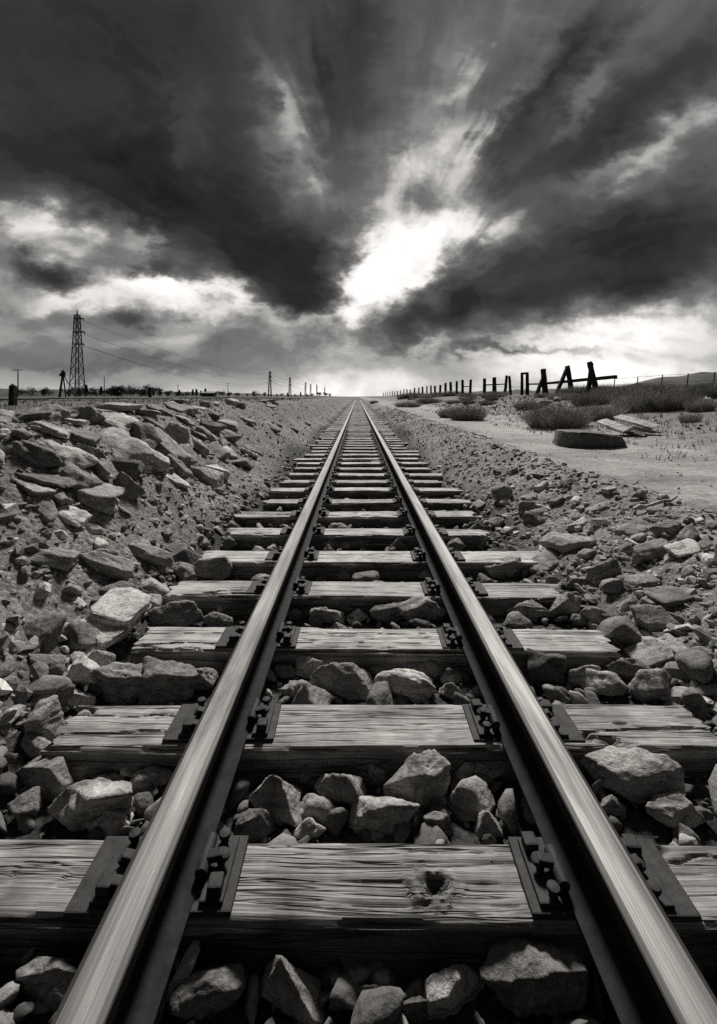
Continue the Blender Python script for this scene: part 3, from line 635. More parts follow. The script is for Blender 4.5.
ME['toe'] = MB().box((0, 0, 0), (.062, .026, .018)).mesh('clip_toe', M_RUST, False, .004)
def fasten(tie, k, full):
    for s in (-1, 1):                                        # -1 left rail, its track side is +x
        jx = rng.uniform(-.006, .006); p = obj('tie_plate', ME['plate'], tie, (XT+s*RAIL_G-tie.location.x, rng.uniform(-.008, .008), -.0035), (0, 0, (PI if s > 0 else 0)+rng.uniform(-.02, .02)))
        if full:
            obj('shoulder_ridge', ME['ridge'], p); obj('shoulder_ridge', ME['oridge'], p)
            J = lambda: rng.uniform(-.004, .004)
            obj('bolt', ME['bolt'], p, (.122+J(), .066, .022), (J()*10, J()*10, 0)); obj('bolt', ME['bolt'], p, (.126+J(), .004, .030), (0, .35, 0))
            obj('clamp_block', ME['block'], p, (.132, -.055, .022), (0, 0, J()*12)); obj('rail_clip', ME['barrel'], p, (.088, .012, .040), (0.05, 0, J()*6))
            obj('clip_toe', ME['toe'], p, (.106, .004, .048), (0, -.2, J()*6))
            obj('bolt', ME['bolt'], p, (-.128+J(), .064, .024), (J()*10, J()*10, 0)); obj('bolt', ME['bolt'], p, (-.120+J(), .004, .022), (0, -.3, 0))
            obj('clamp_block', ME['block'], p, (-.140, -.052, .022), (0, 0, J()*12)); obj('clip_toe', ME['toe'], p, (-.098, .004, .044), (0, .25, 0)); obj('clip_toe', ME['toe'], p, (-.10, -.05, .034), (0, .2, 0))
        else:
            obj('rail_clip', ME['barrel'], p, (.095, 0, .035)); obj('bolt', ME['bolt'], p, (.130, .03, .014)); obj('bolt', ME['bolt'], p, (-.130, .03, .014))
ORD = ['nearest', 'second', 'third', 'fourth', 'fifth', 'sixth', 'seventh', 'eighth', 'ninth', 'tenth', 'eleventh', 'twelfth', 'thirteenth', 'fourteenth', 'fifteenth', 'sixteenth', 'seventeenth', 'eighteenth', 'nineteenth', 'twentieth']
# centre y, width, left end, right end, tone
NEAR = [(1.166, .208, -1.13, 1.25, .23), (1.708, .242, -1.105, 1.33, .28), (2.312, .235, -1.14, 1.26, .36), (2.91, .25, -1.215, 1.29, .32), (3.505, .27, -1.20, 1.47, .44), (4.15, .22, -1.18, 1.19, .42), (4.77, .24, -1.26, 1.22, .38), (5.36, .22, -1.1, 1.3, .36)]
EXTRA = {0: 'nearest weathered timber tie, split by cracks with a dark round knot', 1: 'second timber tie from the camera, pale worn top with a bulging front edge', 2: 'third timber tie from the camera, pale end on the right', 4: 'fifth timber tie from the camera, pale plank-like right end jutting far out'}
far_mesh = [tie_mesh(900+k, 2.4, .22, .17, 40, False) for k in range(6)]
NT = 250
for k in range(NT):
    y, wd, xl, xr, tone = NEAR[k] if k < len(NEAR) else (tie_y(k)+rng.uniform(-.03, .03), rng.uniform(.2, .25), XT-1.2+rng.uniform(-.12, .1), XT+1.2+rng.uniform(-.1, .16), float(rng.uniform(.32, .50)))
    xc = (xl+xr)/2
    if k < 20:
        L = xr-xl
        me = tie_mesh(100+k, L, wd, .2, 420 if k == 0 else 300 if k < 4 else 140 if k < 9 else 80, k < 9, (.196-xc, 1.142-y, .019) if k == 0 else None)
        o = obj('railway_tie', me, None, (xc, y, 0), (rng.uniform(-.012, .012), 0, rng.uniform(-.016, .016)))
        lab = EXTRA.get(k, f'{ORD[k]} weathered timber tie counted from the camera')
    else:
        o = obj('railway_tie', far_mesh[k % 6], None, (xc, y, rng.uniform(-.012, .006)), (0, 0, rng.uniform(-.02, .02)), (rng.uniform(.95, 1.05), rng.uniform(.9, 1.12), 1))
        lab = 'weathered timber tie in the far stretch of track' if k < 60 else 'distant timber tie where the track narrows towards the horizon'
    o.color = (tone*1.15, tone*1.15, tone*1.15, 1); tag(o, lab, 'railway tie', 'timber ties under the rails')
    if k < 26: fasten(o, k, k < 9)
def far_ties():
    vs, fs, off = [], [], 0
    me = far_mesh[0]; b = MB()
    for k in range(NT, 900): b.box((XT, tie_y(k), -.05), (2.4, .22, .1))
    o = obj('railway_ties', b.mesh('railway_ties', M_WOOD)); o.color = (.33, .33, .33, 1)
    tag(o, 'timber ties running together where the track meets the horizon', 'railway ties', kind='stuff')
far_ties()

# ------------------------------------------------------------------ rock labels: tone, shape, where, and which one there
def rock_labels():
    cnt = ['first', 'second', 'third', 'fourth', 'fifth', 'sixth', 'seventh', 'eighth', 'ninth', 'tenth', 'eleventh', 'twelfth', 'thirteenth', 'fourteenth', 'fifteenth', 'sixteenth', 'seventeenth', 'eighteenth', 'nineteenth', 'twentieth']+['outermost']*30
    ctr = [n[0] for n in NEAR]+[tie_y(k) for k in range(len(NEAR), 60)]
    def bay(y): return int(sum(1 for c in ctr if c < y))
    def bayname(b): return 'before the nearest tie' if b == 0 else f'behind the {ORD[b-1]} tie' if b <= 20 else 'far along the track'
    zones = {}
    for r in ROCKS:
        x = r['x']-XT; b = bay(r['y'])
        z = 'mid' if abs(x) < .54 else ('lt' if x < 0 else 'rt') if abs(x) < 1.4 else ('lb' if x < 0 else 'rb')
        zones.setdefault((z, b), []).append(r)
    for (z, b), L in zones.items():
        L.sort(key=lambda r: r['x'] if z in ('mid', 'rt', 'rb') else -r['x'])
        for i, r in enumerate(L):
            t = r['tone']; col = 'pale' if t >= .42 else 'light grey' if t >= .3 else 'mid grey' if t >= .19 else 'dark'
            shp = {'block': 'angular rock', 'slab': 'stone slab', 'point': 'pointed rock', 'round': 'rounded rock'}[r['kind']]
            where = {'mid': f'between the rails {bayname(b)}, {cnt[i]} from left rail', 'lt': f'left of rails {bayname(b)}, {cnt[i]} out from left rail', 'rt': f'right of rails {bayname(b)}, {cnt[i]} out from right rail',
                     'lb': f'on left bank {bayname(b)}, {cnt[i]} up the slope', 'rb': f'on right bank {bayname(b)}, {cnt[i]} up the slope'}[z]
            tag(r['o'], f'{col} {shp} {where}', 'rock', {'mid': 'ballast rocks between the rails', 'lt': 'ballast rocks beside the left rail', 'rt': 'ballast rocks beside the right rail', 'lb': 'rocks of the left bank', 'rb': 'rocks of the right bank'}[z])
rock_labels()

# ------------------------------------------------------------------ right side: slab, planks, sticks, bushes
def at(px, Y): return (px-XV)/F*Y
U, Fc = ICO[5]; V = np.sign(U)*np.abs(U)**.2*np.array([.58, .46, .175])
for n_, d_ in (((1, .5, .1), .50), ((-1, .35, .3), .50), ((-.8, -.9, .2), .56), ((.9, -.5, .5), .55), ((.1, -1, .5), .47), ((.2, -.05, 1), .19)):      # broken corners
    n_ = np.array(n_, float); n_ /= np.linalg.norm(n_); e_ = np.maximum(V @ n_-d_, 0); V = V-e_[:, None]*n_
V = V+U*(.05*fbm(V*5, 78, 5)+.05*np.minimum(fbm(V*13, 79, 4), 0))[:, None]*np.where(U[:, 2:] > .75, .4, 1)
o = obj('stone_block', mesh_np('stone_block', V, Fc, M_ROCK), None, (at(586, 8.3), 8.3, hz(at(586, 8.3), 8.3)+.09), (0, 0, .05)); o.color = (.14, .14, .14, 1)
tag(o, 'long dark rough stone block with a flat top lying on the pale sand', 'stone block')
M_PLANK = mat_wood('bleached plank')
def plank(p, q, w, t, tone, label, roll=0.0, seed=0):
    p, q = Vector(p), Vector(q); L = (q-p).length; b = bmesh.new(); bmesh.ops.create_cube(b, size=1)
    for v in b.verts: v.co = Vector((v.co.x*L, v.co.y*w, v.co.z*t))
    bmesh.ops.subdivide_edges(b, edges=[e for e in b.edges if abs(e.verts[0].co.x-e.verts[1].co.x) > .01], cuts=14)
    for v in b.verts: v.co.z += .012*math.sin(v.co.x*3+seed)+random.uniform(-.004, .004); v.co.y += random.uniform(-.008, .008); v.co.x += (abs(v.co.x) > L*.49)*random.uniform(-.05, .05)
    me = bpy.data.meshes.new('plank'); b.to_mesh(me); b.free(); me.materials.append(M_PLANK)
    o = obj('plank', me, None, (p+q)/2); o.rotation_euler = ((q-p).to_track_quat('X', 'Z').to_matrix() @ Matrix.Rotation(roll, 3, 'X')).to_euler(); o.color = (tone,)*3+(1,)
    tag(o, label, 'plank', 'weathered planks dumped on the sand')
def P(px, py, Y): return (at(px, Y), Y, ZC-(py-YV)/F*Y)
plank(P(601, 421, 9.81), P(627, 431, 9.27), .24, .05, .74, 'short pale plank at the left of the heap behind the dark block', .35, 1)
plank(P(617, 417, 9.90), P(654, 427, 9.36), .27, .05, .8, 'palest broad plank lying on top of the heap', .3, 2)
plank(P(608, 427, 9.72), P(645, 435, 9.09), .16, .05, .10, 'dark plank under the pale ones in the heap', .3, 3)
plank(P(632, 428, 9.63), P(664, 435, 9.18), .15, .05, .5, 'grey plank on the right side of the heap', .3, 4)
plank(P(622, 431, 9.45), P(676, 436.5, 9.00), .13, .05, .45, 'long narrow plank reaching furthest right from the heap', .2, 5)
def stick(a, b, r, tone, label):
    m = MB(); pts = [Vector(a).lerp(Vector(b), i/7)+Vector((0, 0, .012*math.sin(i*1.9)))+Vector((random.uniform(-.01, .01),)*3) for i in range(8)]
    n = 7; vs = []; fs = []
    for i, p in enumerate(pts):
        rr = r*(1-.06*i)
        for k in range(n): t = 2*PI*k/n; vs.append((p.x, p.y+rr*math.cos(t), p.z+rr*math.sin(t)))
    fs = [(i*n+k, i*n+(k+1) % n, (i+1)*n+(k+1) % n, (i+1)*n+k) for i in range(7) for k in range(n)]+[tuple(range(n)), tuple(7*n+k for k in range(n))]
    o = obj('stick', mesh_np('stick', vs, fs, M_PLANK)); o.color = (tone,)*3+(1,); tag(o, label, 'stick')
def on(px, py, up): g = ray_ground(px, py); return (g[0], g[1], g[2]+up)
stick(on(633, 514, .03), on(677, 503, .04), .018, .5, 'long bleached stick lying across the top of the right bank')
stick(on(562, 583, .05), on(592, 600, .03), .017, .5, 'pale broken stick lying beside the end of the fourth tie')
stick(on(472, 434, .02), on(492, 440, .02), .022, .35, 'short grey stick at the edge of the sand near the track')

def blades(n, rx, rz, seed, w=.008, lean=.9, leafy=True):
    r = np.random.default_rng(seed); vs, fs = [], []
    for i in range(n):
        a = r.uniform(0, 2*PI); q = math.sqrt(r.uniform()); bx, by = .45*rx*q*math.cos(a), .45*rx*q*math.sin(a)
        ln = lean*q*r.uniform(.4, 1.1); L = rz*r.uniform(.5, 1.0)*(1-.25*q)
        dirx, diry = math.cos(a+r.normal(0, .5))*ln, math.sin(a+r.normal(0, .5))*ln; nrm = math.sqrt(dirx**2+diry**2+1)
        tx, ty, tz = bx+dirx/nrm*L*rx/rz*.8, by+diry/nrm*L*rx/rz*.8, L/nrm*1.15
        sa = r.uniform(0, 2*PI); sx, sy = math.cos(sa)*w, math.sin(sa)*w; o = len(vs); bend = r.normal(0, .05)*rz
        mx, my, mz = bx*.5+tx*.5+bend, by*.5+ty*.5, tz*.55
        vs += [(bx-sx, by-sy, -.03), (bx+sx, by+sy, -.03), (mx-sx*.8, my-sy*.8, mz), (mx+sx*.8, my+sy*.8, mz), (tx, ty, tz)]
        fs += [(o, o+1, o+3, o+2), (o+2, o+3, o+4)]
        if leafy:
            for k in range(3):
                t = r.uniform(.4, 1); cx, cy, cz = bx+(tx-bx)*t, by+(ty-by)*t, tz*t; e = r.normal(size=(2, 3))*w*2.8; o = len(vs)
                vs += [(cx, cy, cz), (cx+e[0][0], cy+e[0][1], cz+abs(e[0][2])), (cx+e[1][0], cy+e[1][1], cz+e[1][2])]; fs += [(o, o+1, o+2)]
    return vs, fs
BUSH = [mesh_np('bush', *blades(2000, 1.15, .72, 300+k, .0042, 1.2), M_BUSH, False) for k in range(4)]
TUFT = [mesh_np('grass_clump', *blades(1100, 1.0, .65, 320+k, .006, .8, False), M_BUSHPALE, False) for k in range(3)]
def bush(px, py, Y, wpx, hpx, label, pale=False, group='scrub bushes on the right', name=None):
    W = wpx*Y/F; H = hpx*Y/F; x = at(px, Y); me = (TUFT if pale else BUSH)[rng.integers(0, 3)]
    o = obj('grass_clump' if pale else 'bush', me, None, (x, Y, hz(x, Y)-.02), (0, 0, rng.uniform(0, 6.28)), (W*.78, W*.78, H/.62*.92))
    if label: tag(o, label, 'grass clump' if pale else 'bush', group)
    return o
bush(556, 428, 12.4, 56, 29, 'round grey bush left of the plank heap, behind the dark block')
bush(602, 424, 13.5, 48, 20, 'pale dry grass clump right behind the plank heap', True)
bush(590, 409, 19, 36, 16, 'dark low bush below the tallest timber frame')
bush(467, 416, 17, 34, 18, 'dark bush at the far edge of the sand, right of the track')
bush(449, 414, 19, 20, 12, 'small bush left of the dark bush at the edge of the sand')
bush(408, 405, 38, 24, 7, 'low bush close to the right side of the track far away')
bush(372+2, 400, 60, 8, 4, 'tiny dark bush on the right shoulder near the vanishing point')
bush(640, 421, 14.5, 58, 26, 'wide dry grass clump behind the right end of the planks', True)
bush(672, 424, 13.8, 44, 22, 'dark bush right of the plank heap')
bush(625, 408, 20, 44, 16, 'dark bush behind the plank heap, in the second row')
bush(660, 409, 20, 44, 16, 'dark bush beyond the right end of the planks, second row')
bush(700, 432, 12.5, 30, 18, 'pale grass clump at the right edge of the photo, nearest row', True)
bush(706, 412, 17, 36, 18, 'dark bush at the right edge below the wire fence')
bush(528, 411, 21, 26, 10, 'small bush between the sand and the row of posts')
bush(690, 446, 10.6, 22, 12, 'small grass clump at the lower right edge of the sand', True)
sc = 0
for i in range(46):
    px = rng.uniform(560, 740); Y = rng.uniform(19, 34); x = at(px, Y)
    if x < 7.5: continue
    sc += 1; bush(px, 0, Y, rng.uniform(18, 40), rng.uniform(6, 11), 'low scrub bush in the dark band below the wire fence', rng.uniform() < .2, 'scrub band below the wire fence')
for i in range(26):
    Y = rng.uniform(24, 90); x = rng.uniform(7, 15.5); px = XV+x/Y*F
    bush(px, 0, Y, rng.uniform(10, 24), rng.uniform(3, 7), 'low scrub bush on the flat ground before the row of posts', rng.uniform() < .3, 'scrub before the row of posts')
for px, py, Y, w, h, lab in ((684, 418, 14.6, 8, 6, 'round pale rock among the bushes at right'), (703, 419, 14.2, 14, 7, 'larger pale rock among the bushes at the right edge'), (545, 408, 22, 14, 5, 'pale rock in the scrub left of the dark low bush'), (557, 405, 24, 9, 4, 'small pale rock in the scrub behind the round bush')):
    x = at(px, Y); V, Fc = rock_verts(int(px), 3, 'block', (w*Y/F, w*Y/F*.8, h*Y/F*1.3)); o = obj('rock', mesh_np('rock', V, Fc, M_ROCK), None, (x, Y, hz(x, Y)+h*Y/F*.4)); o.color = (.5, .5, .5, 1)
    tag(o, lab, 'rock', 'pale rocks among the bushes')

# ------------------------------------------------------------------ row of old timber posts and frames
def timber(mb, p, q, w): mb.bar(p, q, w, w*.9); return mb
def beam_mesh(name, p, q, w0, w1=None):
    """a rough squared timber from p to q, slightly tapered and uneven"""
    p, q = Vector(p), Vector(q); w1 = w1 or w0*.88; t = (q-p).normalized(); u = t.orthogonal().normalized(); v = t.cross(u); vs = []; n = 8
    M = t.to_track_quat('Z', 'Y').to_matrix(); u, v = M @ Vector((1, 0, 0)), M @ Vector((0, 1, 0))
    for i in range(n+1):
        c = p.lerp(q, i/n); w = w0+(w1-w0)*i/n
        for a, b in ((-1, -1), (1, -1), (1, 1), (-1, 1)):
            j = 1+random.uniform(-.08, .08); vs.append(c+u*(a*w/2*j)+v*(b*w/2*j)+t*(random.uniform(-.04, .04) if i in (0, n) else 0))
    fs = [(i*4+k, i*4+(k+1) % 4, (i+1)*4+(k+1) % 4, (i+1)*4+k) for i in range(n) for k in range(4)]+[(3, 2, 1, 0), (n*4, n*4+1, n*4+2, n*4+3)]
    return mesh_np(name, vs, fs, M_POST, False)
GP = 'row of old timber posts on the right'
def frame(Y, legs, label, cat='timber frame', name='timber_frame'):
    """legs: (kind, px bottom, py bottom, px top, py top, width in m)"""
    x0 = at(legs[0][1], Y); e = tag(empty(name, (x0, Y, hz(x0, Y))), label, cat, GP)
    for kd, xa, ya, xb, yb, w in legs:
        za = ZC-(ya-YV)/F*Y; zb = ZC-(yb-YV)/F*Y; a = Vector((at(xa, Y), Y, za)); b = Vector((at(xb, Y), Y+rng.uniform(-.1, .1), zb))
        if kd in ('post', 'brace'): a.z = min(a.z, hz(a.x, Y)-.1)
        off = .12 if kd == 'brace' else 0
        a.y -= off; b.y -= off
        obj(kd, beam_mesh(kd, a-e.location, b-e.location, w), e)
frame(31, [('post', 597.5, 395, 590, 362, .31), ('brace', 586.8, 395, 591, 363, .21)], 'nearest and tallest timber frame, two posts leaning together')
frame(35.4, [('post', 572.5, 395, 567.5, 366, .34), ('brace', 554.5, 395, 567, 367, .25)], 'second timber frame from the right, long brace leaning on its post')
frame(39.6, [('post', 545.5, 395, 543, 369, .36), ('brace', 535.5, 395, 542.5, 378, .27)], 'third timber frame from the right, with a short leaning brace')
a = Vector((at(611, 31.2), 30.6, ZC-(377-YV)/F*31)); b = Vector((at(541, 40.5), 39.2, ZC-(383.5-YV)/F*39.6))
o = obj('beam', beam_mesh('beam', a, b, .24, .2)); tag(o, 'long horizontal timber beam joining the three tallest frames', 'beam')
frame(45, [('post', 522, 395, 521.8, 373, .30), ('post', 527.4, 395, 527.2, 373, .30), ('crossbar', 521, 373.6, 528.2, 373.2, .22), ('rail_piece', 528, 384.2, 540, 384, .16)], 'narrow gate-shaped timber frame with a crossbar on top')
frame(49.5, [('post', 504.8, 395.2, 506.6, 375.4, .27), ('post', 510.8, 395.2, 509.6, 376, .27)], 'pair of dark posts leaning together left of the gate-shaped frame', 'timber frame')
frame(56, [('post', 494.5, 395.3, 494.3, 377.3, .40), ('post', 484.4, 395.3, 484.4, 378.4, .34), ('crossbar', 484, 385, 507, 384, .16)], 'H-shaped frame of two posts joined by a crossbar')
frame(66, [('post', 470.0, 395.3, 471, 379.5, .30), ('post', 462.6, 395.3, 462.6, 379.9, .36), ('crossbar', 462, 386.6, 470.5, 386.6, .14)], 'smaller H-shaped frame, its right post leaning')
pxs = [456.8, 451, 445.3, 439.9, 435.3, 431.2, 427, 422.8, 418.8, 414.4, 410.5, 407, 403.8, 400.6, 397.6, 394.8, 392.2, 389.8, 387.5, 385.4, 383.4]
names = ['first', 'second', 'third', 'fourth', 'fifth', 'sixth', 'seventh', 'eighth', 'ninth']
for i, px in enumerate(pxs):
    Y = 15.35*F/(px-XV); h = 2.25*rng.uniform(.88, 1.08); w = .36*rng.uniform(.8, 1.15); x = at(px, Y); z = hz(x, Y)
    o = obj('wooden_post', beam_mesh('wooden_post', (0, 0, -.3), (rng.uniform(-.1, .1), 0, h+ZC-z-.0), w), None, (x, Y, z))
    me = o.data
    tag(o, f'{names[i]} single dark post left of the smaller H-shaped frame' if i < 9 else 'small dark post near the far end of the row', 'post', GP)
# wires strung between frames
def wire(name, pts, r, label, cat, group=None):
    m = MB()
    for p, q in zip(pts[:-1], pts[1:]): m.tube(p, q, r, None, 4, False)
    o = obj(name, m.mesh(name, M_WIRE)); tag(o, label, cat, group)
wire('wire', [P(470, 386, 65), P(484, 386.8, 58), P(494, 386, 55), P(507, 387, 49.5), P(521, 387, 45)], .018, 'thin wire strung between the H-shaped frames', 'wire')
def fence():
    pts = [(613.2, 378.5, 393.5, 38), (636.8, 376.6, 392.5, 36.8), (660.6, 374.5, 391.5, 35.8), (686.4, 373.4, 391, 35), (713, 372, 390.4, 34.2), (741, 370.8, 390, 33.4)]
    x0 = at(613.2, 38); e = tag(empty('wire_fence', (x0, 38, hz(x0, 38))), 'thin wire fence with slim posts before the distant hill', 'fence')
    tops = []
    for px, yt, yb, Y in pts:
        x = at(px, Y); zt = ZC-(yt-YV)/F*Y; b = Vector((x, Y, hz(x, Y)-.2)); t = Vector((x+rng.uniform(-.03, .06)+.12, Y, zt))
        obj('post', MB().tube(b-e.location, t-e.location, .045, .04, 6).mesh('post', M_POST), e); tops.append((b+Vector((0, 0, .2)), t))
    for f in (.55, .97):
        m = MB()
        for (b0, t0), (b1, t1) in zip(tops[:-1], tops[1:]):
            p, q = b0.lerp(t0, f), b1.lerp(t1, f); mid = (p+q)/2-Vector((0, 0, .03)); m.tube(p-e.location, mid-e.location, .014, None, 4, False); m.tube(mid-e.location, q-e.location, .014, None, 4, False)
        obj('wire', m.mesh('wire', M_WIRE), e)
fence()

# ------------------------------------------------------------------ left side: pylons, poles, trees, road
def pylon(x, Y, h, label):
    z = hz(x, Y); e = tag(empty('lattice_pylon', (x, Y, z-.3)), label, 'pylon', 'lattice pylons of the power line')
    bw, tw = h*.062, h*.020; zt = h*.93
    near = Y < 300; k = 1.0 if near else min(2.2, 1+Y/900)
    wid = lambda zz: bw+(tw-bw)*min(1, (zz/zt))**.8
    cs = ((-1, -1), (1, -1), (1, 1), (-1, 1)); lv = [0, .16, .30, .42, .53, .63, .72, .80, .87, .93]
    for a, b in cs:
        m = MB()
        for l0, l1 in zip(lv[:-1], lv[1:]): m.bar((a*wid(l0*h), b*wid(l0*h), l0*h), (a*wid(l1*h), b*wid(l1*h), l1*h), h*.0085*k)
        obj('leg', m.mesh('leg', M_PYLON), e)
    m = MB()
    for l0, l1 in zip(lv[:-1], lv[1:]):
        for (a, b), (c, d) in zip(cs, cs[1:]+cs[:1]):
            w0, w1 = wid(l0*h), wid(l1*h)
            m.bar((a*w0, b*w0, l0*h), (c*w1, d*w1, l1*h), h*.0035*k); m.bar((c*w0, d*w0, l0*h), (a*w1, b*w1, l1*h), h*.0035*k); m.bar((a*w1, b*w1, l1*h), (c*w1, d*w1, l1*h), h*.0035*k)
    obj('lattice', m.mesh('lattice', M_PYLON), e)
    obj('mast', MB().tube((0, 0, h*.92), (0, 0, h), tw*.5, .05, 6).mesh('mast', M_PYLON), e)
    for f, out in ((.885, .085), (.735, .10), (.60, .075)):
        w = wid(f*h); c = obj('crossarm', MB().bar((-w*1.2, 0, f*h), (w+out*h*.6, 0, f*h), h*.012*k).bar((w, 0, f*h+h*.02), (w+out*h*.6, 0, f*h), h*.005*k).mesh('crossarm', M_PYLON), e)
        obj('insulator', MB().tube((w+out*h*.55, 0, f*h-h*.025), (w+out*h*.55, 0, f*h), h*.005*k, None, 6).mesh('insulator', M_WIRE), c)
    return [Vector((x+wid(f*h)+out*h*.55, Y, z-.3+f*h-h*.025)) for f, out in ((.885, .085), (.735, .10), (.60, .075))]
py = [(-110.3, 177, 35.0, 'tall near lattice pylon at the left of the photo'), (-118, 605, 36.5, 'first of the far pylons, left of the track'), (-118.5, 787, 36, 'second of the far pylons'), (-117, 1010, 34, 'third far pylon, small'), (-117, 1120, 34, 'fourth far pylon, very small beside the third'), (-117, 1290, 36, 'fifth far pylon near the vanishing point'), (-117, 1600, 36, 'faintest pylon, nearest to the vanishing point')]
ends = [pylon(*p) for p in py]
def cable(i, off, sag, label):
    pts = []
    for A, B, sg in ((ends[0][i], ends[1][i], sag), (ends[1][i], ends[2][i], 4), (ends[2][i], ends[3][i], 5)):
        a, b = A+Vector((off, 0, 0)), B+Vector((off, 0, 0))
        for k in range(25): t = k/24; p = a.lerp(b, t); p.z -= 4*sg*t*(1-t); pts.append(p)
    m = MB()
    for p, q in zip(pts[:-1], pts[1:]): r = .045+p.y*.00009; m.tube(p, q, r, None, 4, False)
    o = obj('power_cable', m.mesh('power_cable', M_WIRE)); tag(o, label, 'power cable', 'cables of the power line')
cable(0, 0, 7, 'highest power cable running from the near pylon'); cable(1, 0, 8, 'middle power cable, upper one of the close pair below the highest'); cable(2, 0, 9, 'lowest power cable but one, from the bottom crossarm'); cable(2, 1.2, 11, 'lowest power cable, sagging just under its neighbour')

def pole_a():
    Y = 60; x = at(60, Y); e = tag(empty('utility_pole', (at(63, Y), Y, hz(x, Y))), 'braced wooden utility pole standing left of the tall pylon', 'utility pole')
    L = lambda px, pyy: Vector((at(px, Y), Y, ZC-(pyy-YV)/F*Y))-e.location
    obj('pole', beam_mesh('pole', L(59.3, 399.5), L(63.2, 370), .22, .16), e); obj('brace', beam_mesh('brace', L(66, 398), L(63.3, 376), .13), e); obj('brace', beam_mesh('brace', L(68.5, 384), L(64.5, 376.5), .1), e)
    obj('crossarm', beam_mesh('crossarm', L(60, 375), L(65, 374), .3), e); obj('transformer', MB().tube(L(63.2, 376.5), L(63.2, 371.5), .28, None, 10).mesh('transformer', M_POST), e)
pole_a()
def telegraph(px, ytop, Y, arm, label):
    x = at(px, Y); z = hz(x, Y); h = ZC-(ytop-YV)/F*Y-z; e = tag(empty('telegraph_pole', (x, Y, z)), label, 'telegraph pole')
    obj('pole', MB().tube((0, 0, -.3), (0, 0, h), .16, .11, 8).mesh('pole', M_POST), e)
    if arm: obj('crossarm', MB().bar((-arm/2, 0, h-.15), (arm/2, 0, h-.1), .16).mesh('crossarm', M_POST), e)
telegraph(18, 369.5, 110, 2.6, 'telegraph pole with a crossarm at the far left'); telegraph(104.3, 376.5, 150, 0, 'thin bare pole left of the tree clump'); telegraph(178, 385, 190, .9, 'short pole above the trees near the middle of the left horizon'); telegraph(228, 383, 210, 1.0, 'thin pole under the end of the power cables')
def stump(px, yt, Y, w, label):
    x = at(px, Y); z = hz(x, Y); o = obj('post', beam_mesh('post', (0, 0, -.15), (.01, 0, ZC-(yt-YV)/F*Y-z), w), None, (x, Y, z)); tag(o, label, 'post')
stump(12.5, 385, 7.0, .085, 'dark stout post at the far left edge'); stump(150, 387.5, 36, .22, 'short dark post standing alone in the left field')

def make_tree(seed, h, w, spiky):
    r = np.random.default_rng(seed); t = MB().tube((0, 0, -.3), (0, 0, h*.35), h*.035, h*.02, 7)
    for k in range(4): a = r.uniform(0, 6.28); t.tube((0, 0, h*(.22+.04*k)), (math.cos(a)*w*.25, math.sin(a)*w*.25, h*(.5+.07*k)), h*.014, h*.006, 5)
    vs, fs = [], []
    nb = 9 if not spiky else 8
    cl = [(r.normal(0, w*.2), r.normal(0, w*.2), h*r.uniform(.18, .82), w*r.uniform(.18, .30)) for _ in range(nb)]
    if spiky: cl = [(0, 0, h*(.25+.7*i/nb), w*(.42*(1-i/nb)+.06)) for i in range(nb)]
    for cx, cy, cz, cr in cl:
        for i in range(90):
            d = r.normal(size=3); d /= np.linalg.norm(d); q = cr*r.uniform(.5, 1.1); p = np.array([cx, cy, cz])+d*q*np.array([1, 1, .75]); e = r.normal(size=(2, 3))*h*.035; o = len(vs)
            vs += [p, p+e[0], p+e[0]+e[1], p+e[1]]; fs += [(o, o+1, o+2, o+3)]
    return t.mesh('trunk', M_BARK), mesh_np('crown', vs, fs, M_TREE, False)
TR = [make_tree(40+k, 5.5, 6.5, False) for k in range(4)]+[make_tree(60+k, 7, 3.2, True) for k in range(2)]
tree_spec = []
for px in np.concatenate([np.linspace(102, 160, 17), np.linspace(166, 236, 17), np.linspace(70, 96, 5), np.linspace(240, 330, 16)]):
    k = len(tree_spec); tree_spec.append((px+rng.uniform(-2, 2), rng.uniform(240, 330), rng.uniform(.6, 1.1)*(1.4 if px < 165 else .75 if px < 240 else .55)))
tree_spec += [(27, 200, .9), (44, 210, .75), (49, 215, .7), (20, 205, .8), (86, 200, .8), (122, 250, 1.1)]
for k, (px, Y, s) in enumerate(tree_spec):
    x = at(px, Y); tr, cr = TR[rng.integers(0, 6) if s < 1 else rng.integers(0, 4)]
    e = tag(empty('tree', (x, Y, hz(x, Y)), (0, 0, rng.uniform(0, 6.28))), 'dark tree in the dense clump right of the tall pylon' if 100 < px < 164 else 'low dark tree in the tree line under the power cables' if px < 238 and px > 100 else 'tiny dark tree on the horizon close to the far pylons' if px > 238 else 'dark tree or shrub on the horizon around the tall pylon', 'tree', 'trees along the left horizon')
    e.scale = (s, s, s*rng.uniform(.85, 1.1)); obj('trunk', tr, e); obj('crown', cr, e)
def shed():
    Y = 230; x = at(209, Y); e = tag(empty('shed', (x, Y, hz(x, Y))), 'small low shed with a pale roof in the left tree line', 'shed')
    obj('wall', MB().box((0, 0, .9), (6.5, 4, 2.0)).mesh('wall', M_SHED), e)
    m = MB(); m.bar((-3.6, -1.1, 2.2), (3.6, -1.1, 2.2), 2.5, .12, .3); m.bar((-3.6, 1.1, 2.2), (3.6, 1.1, 2.2), 2.5, .12, -.3); obj('roof', m.mesh('roof', M_ROOF), e)
    obj('door', MB().box((1.2, -2.03, .95), (1.0, .05, 1.9)).mesh('door', M_POST), e)
shed()
